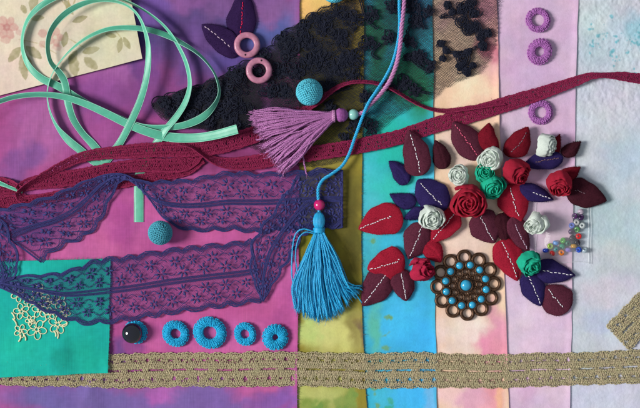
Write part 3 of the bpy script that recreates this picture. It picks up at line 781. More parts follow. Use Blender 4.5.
# ---------------------------------------------------------------- purple scalloped lace
m_place = M('violet_lace_thread', (54, 56, 110), rough=.85, var=.25, vscale=700, bump=.3, bscale=3500, spec=.25, sheen=.1)
def flower_lace(mb, band, pitchu=21., wref=62., phase=0., clip=None):
    L = band.L
    ripple = .9 * (fbm(np.linspace(0, L, band.n), np.zeros(band.n), 16, 3, int(phase) + 91) - .4)
    band.A[:, 2] += np.abs(ripple) * 1.5; band.B[:, 2] += np.abs(ripple[::-1]) * 1.2
    band.A[:, :2] += band.A[:, :2] * 0 + rng.normal() * 0
    amp = 4.0 / wref
    def edge(u): return amp * (np.abs(np.sin(np.pi * (u + phase) / pitchu)) - .5)
    # net
    for sg in (1, -1):
        off = np.arange(-wref, L + wref, 1.65); t = np.linspace(-.03, 1.03, 26)
        O, T = np.meshgrid(off, t, indexing='ij')
        U = O + sg * (T - .5) * wref * .75
        k = (U > 0) & (U < L) & (T > -edge(U)) & (T < 1 + edge(U))
        P = band.at(U, T, .0 + .0 * U); mb.strips(P, k, .092, band.normal(U))
    # scalloped, double-corded edges
    u = np.arange(0, L, 1.5)
    for v, sg in ((0., -1), (1., 1)):
        for d, r in ((0, .5), (.018, .42), (.036, .4), (.056, .35)):
            mb.tubes(band.at(u, v + sg * edge(u) - sg * d + rng.normal(size=len(u)) * .003, .12 + .05 * rng.normal(size=len(u)))[None], r, 4, flat=.4)
        # inner scallop line with little hanging loops
        mb.tubes(band.at(u, v - sg * (.13 - 1.6 * np.abs(edge(u) + amp * .5)) , .2)[None], .3, 4)
    # bound ends
    ve = np.linspace(-.02, 1.02, 30)
    for d in (.3, .9, 1.5):
        for ue in (d, L - d):
            mb.tubes(band.at(0 * ve + ue, ve, .15)[None], .32, 4, flat=.5)
    # two bars of close stitching along the middle
    for c in (.475, .53):
        for d in np.linspace(-.015, .015, 3):
            mb.tubes(band.at(u, c + d + rng.normal(size=len(u)) * .002, .2)[None], .36, 4)
    # rows of small six petalled flowers
    for row, (v, sh) in enumerate(((.19, 0.), (.36, .5), (.66, .5), (.82, 0.))):
        cu = np.arange((sh + .5) * pitchu - phase % pitchu, L + pitchu, pitchu)
        cu = cu[(cu > 2) & (cu < L - 2)]
        for c in cu:
            a0 = rng.random() * 1.0; c = c + rng.normal() * .7; szz = .85 + .3 * rng.random()
            for k in range(6):
                a = a0 + k * np.pi / 3 + rng.normal() * .12
                rr = np.array([1.4, 3.4, 5.6]) * szz
                P = band.at(c + rr * np.cos(a), v + rr * np.sin(a) / wref, np.array([.2, .3, .2]))
                mb.tubes(P[None], np.array([[.6, 1.15, .65]]), 5, flat=.3)
            # curved stem to the next flower
            t = np.linspace(0, 1, 9)
            uu = c + 5.5 + t * (pitchu - 11); vv = v + (.05 if row % 2 else -.05) * np.sin(np.pi * t)
            mb.tubes(band.at(uu, vv, .2 + 0 * t)[None], .36, 4)
            uu = c + np.sin(t * 3.1) * 2.5; vv = v + (.07 + .06 * t) * (1 if row in (0, 2) else -1)
            mb.tubes(band.at(uu, vv, .2 + 0 * t)[None], .36, 4)
pl = MB()
def zz(p, z): return [(a, b, z if len(r_) == 0 else r_[0]) for (a, b, *r_) in p]
lowA = zz([(-24, 284), (0, 279), (19, 276), (48, 274), (64, 272), (80, 267), (95, 261), (110, 258.5), (127, 257), (141, 254.5), (172, 249.5), (204, 246), (235, 243), (253, 240)], 6.9)
lowB = zz([(-24, 288), (0, 287), (22, 297), (40, 307), (58, 315), (72, 320), (90, 323), (111, 321.5), (129, 319), (151, 316), (172, 312.5), (213, 307), (238, 304), (263, 300)], 6.9)
for b in [Band(lowA, lowB, 500)]: flower_lace(pl, b)
upA = zz([(343, 172), (322, 170), (300, 172), (262, 174), (238, 172.5), (215, 175), (191, 180, 8.6), (170, 181, 9), (155, 182, 10), (142, 181, 11), (130, 176, 13), (118, 173.5, 14), (104, 176, 13), (88, 181, 12), (70, 189, 11), (50, 197, 10), (25, 204, 9), (0, 209, 7), (-26, 212, 6)], 8.2)
upB = zz([(343, 226), (322, 228), (300, 228), (280, 230), (258, 232), (235, 229.5), (213, 230), (190, 230), (172, 223.5), (160, 213, 6.5), (150, 198, 8), (140, 185, 9.5), (126, 180, 11), (116, 190, 8), (107, 208, 6), (98, 225, 5.6), (82, 238, 5.4), (62, 246, 5.4), (40, 262, 5.6)], 5.8)
flower_lace(pl, Band(upA, upB, 500), phase=7)
fA = zz([(263, 300), (255, 284), (251, 266), (253, 243), (263, 226), (278, 206), (291, 186), (303, 174), (322, 171), (342.5, 173)], 7.2)
fB = zz([(263.5, 301), (272, 286), (281, 271), (291, 255), (301, 238), (309, 232), (318, 229), (330, 227), (342.5, 225)], 6.8)
flower_lace(pl, Band(fA, fB, 260), wref=48, phase=3)
fC = Band(zz([(-24, 205), (-4, 214), (10, 232), (17, 250), (20, 266), (14, 280)], 7.6), zz([(-30, 250), (-24, 256), (-18, 264), (-14, 272), (-10, 280), (-6, 286)], 6.6), 160)
flower_lace(pl, fC, wref=34, phase=5)
o = pl.build('flower_lace', m_place)
tag(o, 'sheer violet blue flower lace with scalloped edges, folded over the pink cloth', 'lace')

# ---------------------------------------------------------------- mint satin ribbon
m_satin = M('mint_satin', (82, 172, 142), rough=.42, var=.10, vscale=300, bump=.15, bscale=5000, spec=.7, sheen=.3, coat=0., aniso=.4)
def satin(band, parent=None):
    u = np.linspace(0, band.L, int(band.L / 1.2)); v = np.linspace(0, 1, 7)
    U, V = np.meshgrid(u, v, indexing='ij')
    bow = .25 * (1 - (2 * V - 1) ** 2) + .5 * (fbm(U, V * 4, 17, 3, 97) - .5) + .10 * rng.normal(size=V.shape[1])[None]
    top = band.at(U, V, bow + .09); bot = band.at(U, V, bow - .09)
    ring = np.concatenate([top, bot[:, ::-1]], 1)
    mb = MB().grid(ring, closed_v=True)
    EDGE_HL.extend(band.at(u, 0 * u + e, 0 * u + .05) for e in (.015, .985))
    return mb
EDGE_HL = []
G = [(139.3, 222, 4.4, 10, 0), (139.3, 205, 4.4, 10, 0), (139.3, 190, 4.2, 10, 0), (140, 176, 4.2, 10, 0), (145, 163, 4.2, 9, 0), (155, 147, 4.6, 8.5, 0), (166, 131, 10, 8.5, -15), (178, 117, 12, 8.5, -20), (187, 102, 12, 8, -25), (191, 85, 12, 7, -35), (188, 66, 12, 7, -40), (180, 48, 12, 6.5, -45), (168, 30, 13, 6, -55), (152, 16, 14, 5.5, -60), (133, 5, 15, 5.5, -62), (112, -3, 15, 6, -60), (88, -8, 14, 6.5, -50), (64, -3, 13, 7, -35), (44, 7, 12, 7, -5), (31, 20, 11, 7, 30), (25, 36, 10, 7, 44), (25, 52, 9, 7.5, 40), (31, 67, 8.5, 8, 22), (43, 79, 8, 9, 4), (60, 87, 8.5, 9.5, -5), (78, 98, 9, 9, 15), (98, 109, 9, 8.5, 25), (120, 118, 9, 8, 35), (142, 126, 9.5, 7, 40), (163, 128, 9.5, 8, 35), (184, 126, 11, 9, 25), (202, 119, 12, 9.5, 15), (214, 108, 12.5, 8, 40), (220, 94, 11, 6.5, 60), (217, 78, 12, 6, 62), (209, 65, 12, 6.5, 60), (198, 54, 12, 7, 50), (184, 45, 12, 8, 40), (168, 37, 12, 8.5, 30), (150, 31.5, 13, 8, 25), (130, 29.5, 14, 7.5, 25), (110, 31, 14, 7, 30), (92, 38, 14, 7, 40), (77, 48, 13, 6.5, 50), (64, 61, 12, 6, 58), (54, 76, 11, 5.5, 62), (49.5, 92, 10, 5.5, 62), (51, 109, 9, 6, 58), (58, 126, 8, 7, 45), (69, 140, 5.5, 8, 15), (82, 151, 4.4, 8, 0), (94, 161, 4.2, 8, 0), (103, 164, 4.2, 8, 0), (111, 156, 4.4, 8.5, 0), (122, 141, 5.6, 9, 4), (134, 120, 13, 9, 5), (143, 100, 16, 8.5, 0), (149, 78, 18, 8, -10), (151, 56, 19, 8, -25), (149, 38, 20, 7, -40), (142, 20, 20, 6.5, -55), (131, 9, 20, 6, -60), (115, 3.5, 20, 6.5, -55), (97, 3.5, 19, 7, -45), (80, 9, 18, 8, -35), (65, 19, 17, 8, -35), (54, 33, 16, 7.5, -45), (50.5, 48, 14, 7, -50), (53, 63, 12.5, 7, -45), (62, 74, 12, 8, -20), (67, 84, 11, 9, -5), (70, 104, 9.5, 9, 0), (75, 120, 8.5, 8.5, -10), (84, 134, 6, 8, -10), (94, 145, 4.4, 8, 0), (106, 160, 4.2, 8, 0)]
G = [(x, y, z, w_ * (.76 if z > 5.5 else .92), t * 1.12) for (x, y, z, w_, t) in G]
rb = satin(tape(G, 1200))
G2 = [(24, 192, 6.2, 3, 0), (8, 186, 6.6, 3, 10), (-12, 176, 6, 7, 30), (-26, 150, 12, 6, 50), (-22, 124, 17, 6, 60), (-8, 109, 19, 6.5, 60), (10, 101, 20, 6.5, 55), (28, 97, 20, 6.5, 50), (48, 96, 19, 6.5, 45), (68, 98.5, 17, 7, 35), (88, 105, 15, 7.5, 30), (108, 114, 13, 8, 25), (128, 124, 11, 8, 20), (148, 132, 10, 8.5, 15), (170, 137.5, 8.6, 9, 5), (195, 138.5, 12, 8.5, 0), (216, 136, 18, 8.5, 0), (239, 130.5, 26, 9, 0)]
r2 = satin(tape(G2, 500))
rb.add(np.vstack(r2.v), np.vstack(r2.q))
rbo = rb.build('satin_ribbon', m_satin)
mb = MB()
for q in EDGE_HL: mb.tubes(q[None], .34, 5, flat=.7)
mb.build('edge_highlight', M('mint_edge_highlight', (150, 214, 190), rough=.5, var=.12, bump=.3, bscale=4000, spec=.4), rbo)  # paler mint paints the satin's bright highlights along both ribbon edges
tag(rbo, 'narrow mint green satin ribbon curling in loops over the cream paper', 'ribbon')

# ---------------------------------------------------------------- crochet rings and balls
def ring_stitches(mb, c, R0, r, hole_r, nst, flat=.8):
    a = np.arange(nst) * 2 * np.pi / nst
    v = np.linspace(-.5, np.pi + .5, 8)
    A, V = np.meshgrid(a, v, indexing='ij')
    tw = A + .10 * np.cos(V) + rng.normal(size=(nst, 1)) * .02
    rr = R0 + (r + .35) * np.cos(V); zz_ = flat * (r + .35) * np.sin(V)
    P = np.stack([rr * np.cos(tw), rr * np.sin(tw), zz_], -1) + c + rng.normal(size=(nst, 8, 3)) * .16
    mb.tubes(P, np.pi * R0 / nst * .62, 5)
    # knotted rim
    n2 = int(R0 * 2.9)
    for k in range(n2):
        b = k * 2 * np.pi / n2 + rng.normal() * .03
        t = np.linspace(0, 2 * np.pi, 9)[:-1]
        ro = R0 + r + .35; s_ = 1.05 + .3 * rng.random()
        X = (ro + s_ * .8 * np.cos(t)) ; Y = s_ * np.sin(t)
        P = np.stack([X * math.cos(b) - Y * math.sin(b), X * math.sin(b) + Y * math.cos(b), .2 + .5 * np.sin(t) + 0 * t], 1) + c
        mb.tubes(P[None], .7, 4, closed=True)
        P2 = P + np.array([-(1.6) * math.cos(b + .1), -(1.6) * math.sin(b + .1), 1.6 + .3 * rng.normal()])
        mb.tubes(P2[None], .62, 4, closed=True)

def crochet_ring(name, x, y, Rout, Rin, mat, label, cat, group, tiltx=0, tilty=0, nst=None, z=None, parent=None):
    g = float(ground(x, y))
    rim = 1.9; Rin = Rin + .3
    r = (Rout - rim - Rin) / 2; R0 = Rin + r
    mb = MB(); c = np.zeros(3)
    mb.torus((0, 0, 0), R0, r * .96, 40, 12, .8)
    ring_stitches(mb, c, R0, r, Rin, nst or int(R0 * 4.6), .8)
    # inner chain
    t = np.linspace(0, 2 * np.pi, int(Rin * 9 + 20))[:-1]; nch = int(Rin * 2.2 + 6)
    mb.tubes(np.stack([(Rin + .6 + .3 * np.cos(nch * t)) * np.cos(t), (Rin + .6 + .3 * np.cos(nch * t)) * np.sin(t), r * .55 + .3 * np.sin(nch * t)], 1)[None], .6, 4, closed=True)
    h = g + .8 * r + .4
    E = Euler((R(tiltx), R(tilty), rng.random() * 6)).to_matrix().to_4x4()
    p = px((x, y, h)); E.translation = Vector(p)
    mb.xform(np.array(E) @ np.diag([1 + .045 * rng.normal(), 1 + .03 * rng.normal(), 1, 1]))
    return tag(mb.build(name, mat, parent), label, cat, group)

m_blue = M('turquoise_cotton', (38, 172, 216), rough=.8, var=.22, vscale=900, bump=.4, bscale=4000, spec=.25, sheen=.1)
m_lil = M('lilac_cotton', (168, 104, 172), rough=.8, var=.2, vscale=900, bump=.4, bscale=4000, spec=.25, sheen=.1)
grp = 'blue crochet rings in the bottom row'
crochet_ring('crochet_ring', 176.5, 333, 14, 5.2, m_blue, 'medium blue crochet ring directly right of the shiny black bead', 'crochet ring', grp)
crochet_ring('crochet_ring', 210.5, 332, 16.2, 6.4, m_blue, 'largest blue crochet ring in the bottom row', 'crochet ring', grp)
crochet_ring('crochet_ring', 245.5, 333.5, 12, 4.6, m_blue, 'smaller blue crochet ring directly right of the largest ring', 'crochet ring', grp, 3, 4)
crochet_ring('crochet_ring', 275.5, 336.5, 13, 3.0, m_blue, 'blue crochet ring with the tiniest hole, at the end of its row', 'crochet ring', grp, -3, -4)
b_ = thing('beaded_ring', 'shiny black dome bead set on a blue crochet ring', 'bead', 135, 332, ZG[0])
crochet_ring('crochet_ring', 136.5, 331.5, 12, 4, m_blue, None, None, None, parent=b_)
mb = MB().ball(px((133.6, 332.3, ZG[0] + 6.5)), 10.2, 40, 24, (1, 1, .82))
mb.build('bead', M('black_glass', (16, 17, 30), rough=.08, var=.05, bump=0, spec=.7, coat=.6), b_)
grp = 'lilac crochet rings on the pale strip'
crochet_ring('crochet_ring', 537.5, 20.5, 12.4, 6, m_lil, 'topmost lilac crochet ring, with a wide open hole, on the lavender strip', 'crochet ring', grp, 0, -6)
crochet_ring('crochet_ring', 539, 52, 13, 4.6, m_lil, 'lilac crochet ring with the smallest hole, above the burgundy ribbon', 'crochet ring', grp, 6, 6)
crochet_ring('crochet_ring', 540, 112.5, 12, 5.6, m_lil, 'lilac crochet ring lying below the burgundy ribbon', 'crochet ring', grp, -3, 3, nst=34)

def crochet_ball(x, y, r, label, mat, z0=None, ax=(0, 0), hole=True):
    g = (float(ground(x, y)) if z0 is None else z0)
    mb = MB().ball((0, 0, 0), r * .94, 28, 18)
    rows = int(np.pi * r / 2.1)
    for k in range(1, rows):
        th = np.pi * k / rows; n = max(5, int(2 * np.pi * r * math.sin(th) / 2.3))
        a = (np.arange(n) + .5 * (k % 2)) * 2 * np.pi / n
        for sg in (-1, 1):
            da = np.array([.42, .30, .05]) * sg * 2 * np.pi / n
            tt = th + np.array([-.55, 0, .55]) * np.pi / rows * 1.1
            A = a[:, None] + da[None] + rng.normal(size=(n, 3)) * .06 * 2 * np.pi / n
            rr = r * np.array([.96, 1.03, .97])
            P = np.stack([rr * np.sin(tt) * np.cos(A), rr * np.sin(tt) * np.sin(A), rr * np.cos(tt) + 0 * A], -1)
            mb.tubes(P, .62, 4)
    E = Euler((R(ax[0]), R(ax[1]), 0)).to_matrix().to_4x4(); E.translation = Vector(px((x, y, g + r)))
    o = thing('crochet_ball', label, 'crochet ball', x, y, g, 'turquoise crochet balls')
    mb.xform(E); mb.build('cover', mat, o)
    if hole:
        h = MB().torus((0, 0, r * .97), 2.2, .55, 20, 6); h.ball((0, 0, r * .9), 1.8, 14, 8, (1, 1, .6))
        h.xform(E); h.build('bead_hole', M('dark_hole', (20, 40, 48), bump=0), o)
    return o
m_ball = M('turquoise_ball_cotton', (92, 196, 216), rough=.8, var=.22, vscale=900, bump=.4, bscale=4000, spec=.25)
m_ball2 = M('dusty_turquoise_cotton', (78, 164, 184), rough=.8, var=.22, vscale=900, bump=.4, bscale=4000, spec=.25)
crochet_ball(309.5, 93.5, 12.6, 'bright turquoise crochet ball beside the lilac tassel', m_ball, 5, (70, 40), False)
crochet_ball(162, 232.5, 11.4, 'dusty turquoise crochet ball with a dark hole, between the lace bands', m_ball2, None, (-42, 30))
crochet_ball(334, -8, 12.6, 'turquoise crochet ball mostly cut off by the top edge', m_ball, 4.5, (60, -30), False)

# flat pink rings
m_pink = M('pink_plastic', (178, 114, 138), rough=.48, var=.22, vscale=420, bump=.3, bscale=500, spec=.5, coat=.15)
def flat_ring(x, y, ha, label, z):
    o = thing('flat_ring', label, 'ring', x, y, z, 'flat pink rings')
    prof = np.array([(7.0, 1.0), (6.9, 2.6), (7.5, 3.5), (8.6, 4.0), (10.6, 4.0), (12.0, 3.6), (12.9, 2.6), (13.1, 1.2), (12.6, .2), (7.6, .2)])
    u = np.arange(64)[:, None] * 2 * np.pi / 64
    g = np.stack([prof[None, :, 0] * np.cos(u), prof[None, :, 0] * np.sin(u), prof[None, :, 1] + 0 * u], -1) + px((x, y, z))
    MB().grid(g, True, True).build('body', m_pink, o)
    c = px((x + 10 * math.cos(R(ha)), y + 10 * math.sin(R(ha)), z + 4.0))
    t = np.arange(14) * 2 * np.pi / 14
    q = np.stack([np.cos(t) * 1.15, np.sin(t) * 1.15, 0 * t], 1) + c
    v = np.vstack([q + (0, 0, .08), q * 0 + c + (0, 0, .02)])
    hb = MB().ball(c - (0, 0, .02), 1.0, 16, 8, (1, 1, .12))
    hb.build('drilled_hole', M('drilled_hole_dark', (40, 20, 30), bump=0), o)
flat_ring(247.5, 46, 98, 'flat pink ring with a drilled hole, nearest the purple felt leaves', 7.0)
flat_ring(259.5, 71.5, -75, 'flat pink ring with a drilled hole, lying on the black lace', 9.0)

# ---------------------------------------------------------------- tassels
def ply(mb, P, r, sides=5, twist=2.4, plies=2, off=None):
    """twisted yarns along centre lines P (n, m, 3)"""
    n, m = P.shape[:2]
    T = np.gradient(P, axis=1); seg = np.linalg.norm(T, axis=2); T /= seg[..., None] + 1e-9
    s_ = np.cumsum(seg, 1)
    U = np.zeros_like(T); U[..., 2] = 1
    A = np.cross(U, T); la = np.linalg.norm(A, axis=2, keepdims=True); A = np.where(la > .05, A / (la + 1e-9), np.array([1., 0, 0])); B = np.cross(T, A)
    ph0 = rng.random((n, 1)) * 6.3
    rv = (.78 + .5 * rng.random((n, 1))) * np.ones((1, m)) if n > 1 else np.ones((1, m))
    for k in range(plies):
        ph = s_ * 2 * np.pi / (r * twist * 2.2) + ph0 + k * 2 * np.pi / plies
        Q = P + r * .58 * (np.cos(ph)[..., None] * A + np.sin(ph)[..., None] * B)
        mb.tubes(Q, r * .56 * rv, sides)

def fray(mb, P):
    n, m = P.shape[:2]
    e = np.repeat(P[:, -1], 5, 0); d = np.repeat(P[:, -1] - P[:, -4], 5, 0); d /= np.linalg.norm(d, axis=1, keepdims=True)
    q = d + rng.normal(size=d.shape) * .45
    ln = (1.2 + 2.2 * rng.random((len(e), 1)))
    mb.tubes(np.stack([e - d, e + q * ln * .5, e + q * ln + rng.normal(size=d.shape) * .3], 1), np.array([[.28, .2, .1]]), 3)
    i = rng.integers(0, n, 260); j = rng.integers(8, m - 2, 260)
    p = P[i, j]; k = rng.normal(size=p.shape); k[:, 2] = np.abs(k[:, 2])
    mb.tubes(np.stack([p, p + k * .9, p + k * 1.5 + rng.normal(size=p.shape) * .5], 1), .09, 3)

def resample(P, n):
    out = []
    for c in P: out.append(catmull(c, n))
    return np.array(out)

m_ltas = M('lilac_yarn', (176, 112, 168), rough=.5, var=.15, vscale=700, bump=.2, bscale=4000, spec=.5, sheen=.2)
m_lcord = M('lilac_cord', (186, 124, 172), rough=.5, var=.15, vscale=700, bump=.2, bscale=4000, spec=.5)
m_btas = M('turquoise_yarn', (36, 164, 212), rough=.42, var=.15, vscale=700, bump=.2, bscale=4000, spec=.5, sheen=.2)

# lilac tassel
t = thing('tassel', 'lilac yarn tassel with a mint pearl, lying across the burgundy ribbon', 'tassel', 300, 130, 6, 'yarn tassels')
mb = MB(); cur = []
neck = np.array([333., 118.])
for k in range(235):
    f = rng.random(); lay = rng.random()
    e0, e1 = np.array([255., 113.]), np.array([268., 150.])
    if f > .66: e0, e1 = np.array([266., 146.]), np.array([286., 172.]); f = (f - .66) / .34
    end = e0 + (e1 - e0) * f + rng.normal(size=2) * 2.0
    m1 = neck + (end - neck) * .35 + np.array([-1, -3.]) * (1 - f) + rng.normal(size=2) * 1.5
    m2 = neck + (end - neck) * .72 + np.array([0, -3.]) * (1 - f) + rng.normal(size=2) * 1.8 + np.array([0, 2]) * f
    zt = 7 + 11 * lay
    st_ = neck + np.array([rng.normal() * .6, (f - .5) * 7 + rng.normal() * 1])
    cur.append(np.array([(*st_, 9 + 7 * lay), (*m1, 8 + 11 * lay), (*m2, 8 + 11 * lay), (*end, 8 + 7 * lay)]))
cur.append(np.array([(304, 148, 10), (303, 155, 11), (305, 164, 11), (307, 174, 9.5)]))
cur.append(np.array([(318, 128, 10), (300, 145, 10), (289, 158, 10), (283.5, 175, 9)]))
P = px(resample(cur, 46)); P[:, 6:] += np.cumsum(rng.normal(size=P[:, 6:].shape) * .10, axis=1); ply(mb, P, .86, 4); fray(mb, P)
mb.build('fringe', m_ltas, t)
mb = MB()
a = np.linspace(0, 2 * np.pi * 6, 120)
C = px((333.5, 117, 12.5))
mb.tubes(np.stack([C[0] + 1.2 * (a / a[-1] - .5) * 2 , C[1] + 5.6 * np.cos(a), C[2] + 5.2 * np.sin(a)], 1)[None], .8, 5, up=np.array([1., 0, 0]))
mb.build('neck_wrap', m_lcord, t)
mb = MB().ball(px((341, 115.8, 12)), 6.4, 20, 14)
for k in range(26):
    th = k * np.pi / 26
    q = np.linspace(0, 2 * np.pi, 21)[:-1]
    c0 = np.stack([np.cos(q) * 6.5, np.sin(q) * 6.5 * math.cos(th), np.sin(q) * 6.5 * math.sin(th)], 1) + px((341, 115.8, 12))
    mb.tubes(c0[None], .5, 4, closed=True, up=np.array([1., .2, 0]))
mb.build('wrapped_bead', M('lilac_wrapped_bead', (150, 84, 150), var=.25, bump=.4), t)
MB().ball(px((353, 115.2, 10.5)), 5.4, 28, 18).build('pearl', M('mint_pearl', (140, 200, 190), rough=.18, var=.04, bump=0, spec=.6, coat=.4), t)
mb = MB()
c = catmull([(352, 115.2, 10.5), (359, 114.5, 10.5), (364, 112.5, 11), (367, 108, 12), (372, 103, 12.5), (379, 96, 12.5), (388, 84, 12.5), (395, 68, 12.5), (399, 50, 12), (401, 28, 12), (403, 8, 11.5), (404.5, -16, 11.5)], 420)
ply(mb, px(c)[None], 2.05, 6, twist=2.6, plies=3)
mb.build('cord', m_lcord, t)

# blue tassel
t = thing('tassel', 'bright blue yarn tassel with a pink bead, hanging beside the violet lace', 'tassel', 322, 250, 4, 'yarn tassels')
mb = MB(); cur = []
neck = np.array([319., 233.])
for k in range(190):
    f = rng.random(); lay = rng.random()
    end = np.array([294 + 66 * f, 0]); end[1] = 301 + 15 * math.sin(np.pi * min(1, f * 1.1 + .08)) - 14 * max(0, f - .75) / .25 + rng.normal() * 2.0
    sp = (f - .45)
    m1 = np.array([neck[0] + sp * 30 + rng.normal() * 1.2, 256]); m2 = np.array([neck[0] + sp * 52 + rng.normal() * 2, 284])
    st_ = neck + np.array([sp * 9, rng.normal() * .6])
    cur.append(np.array([(*st_, 7 + 7 * lay), (*m1, 5.5 + 11 * lay), (*m2, 5.5 + 9 * lay), (*end, 5 + 6 * lay)]))
cur.append(np.array([(316, 232, 12), (303, 229, 13), (295, 236, 11), (292, 255, 9), (292, 275, 8), (297, 292, 7)]))
cur.append(np.array([(317, 234, 12), (305, 232, 13), (298, 240, 11), (296, 258, 9), (299, 280, 8), (303, 300, 7)]))
cur.append(np.array([(326, 240, 14), (331, 262, 14), (342, 278, 12), (361, 290, 7)]))
cur.append(np.array([(325, 240, 14), (334, 265, 14), (345, 280, 12), (362, 302, 6)]))
P = px(resample(cur, 50)); P[:, 6:] += np.cumsum(rng.normal(size=P[:, 6:].shape) * .10, axis=1); ply(mb, P, .80, 4); fray(mb, P)
mb.build('fringe', m_btas, t)
mb = MB()
mb.ball(px((319, 221, 10)), 6, 20, 12, (.8, 1.35, .8))
for k in range(11):
    x = -5 + k; 
    q = np.linspace(-1.35, 1.35, 12)
    c0 = np.stack([px((319, 221, 10))[0] + x * np.cos(q) * 1.05, px((319, 221, 10))[1] - 8.6 * np.sin(q), 10.5 + np.sqrt(max(0, 30 - x * x)) * np.cos(q)], 1)
    mb.tubes(c0[None], .75, 4)
mb.build('head', m_btas, t)
mb = MB(); a = np.linspace(0, 2 * np.pi * 5, 110); C = px((319, 230, 10))
mb.tubes(np.stack([C[0] + 5.2 * np.cos(a), C[1] + 2.2 * (a / a[-1] - .5) * 2, C[2] + 5 * np.sin(a)], 1)[None], .75, 5, up=np.array([0, 1., 0]))
mb.build('neck_wrap', m_btas, t)
MB().ball(px((319.3, 205, 10.5)), 5.6, 28, 18).build('bead', M('pink_bead', (196, 26, 104), rough=.2, var=.04, bump=0, spec=.6, coat=.5), t)
mb = MB()
c = catmull([(319, 214, 10), (319, 205, 10.5), (318.2, 196, 11), (318.5, 188, 12), (323, 180, 12), (332, 174, 11.5), (342, 166, 11), (349, 154, 11), (355, 137, 11.5), (362, 118, 14.5), (368, 104, 15), (376, 92, 14), (385, 78, 10.5), (392.5, 62, 10), (397.5, 42, 10), (399, 24, 11), (398.5, 8, 12.5), (399, -16, 12.5)], 460)
ply(mb, px(c)[None], 1.5, 6, twist=2.6, plies=3)
mb.build('cord', m_btas, t)

# ---------------------------------------------------------------- felt leaves
FELT = {
    'red': M('red_felt', (152, 30, 50), rough=1, var=.30, vscale=1400, bump=.9, bscale=2600, spec=.05, sheen=.25),
    'shaded_darkred': M('shaded_dark_red_felt', (106, 20, 34), rough=1, var=.30, vscale=1400, bump=.9, bscale=2600, spec=.05, sheen=.2),  # dark red felt, deepened further to paint shade on the curled leaves
    'maroon': M('maroon_felt', (88, 40, 56), rough=1, var=.32, vscale=1400, bump=.9, bscale=2600, spec=.05, sheen=.25),
    'brown': M('dark_maroon_felt', (62, 26, 36), rough=1, var=.32, vscale=1400, bump=.9, bscale=2600, spec=.05, sheen=.2),
    'navy': M('indigo_felt', (46, 36, 84), rough=1, var=.30, vscale=1400, bump=.9, bscale=2600, spec=.05, sheen=.2),
    'plum': M('plum_felt', (46, 28, 66), rough=1, var=.30, vscale=1400, bump=.9, bscale=2600, spec=.05, sheen=.2),
}
TH = {'white': M('white_thread', (225, 220, 225), var=.1, bump=.2), 'pink': M('pink_thread', (226, 96, 130), var=.1, bump=.2), 'rose': M('rose_thread', (220, 30, 80), var=.1, bump=.2), 'grey': M('dull_thread', (120, 90, 100), var=.1, bump=.2), 'lilacw': M('pale_thread', (196, 170, 190), var=.1, bump=.2)}

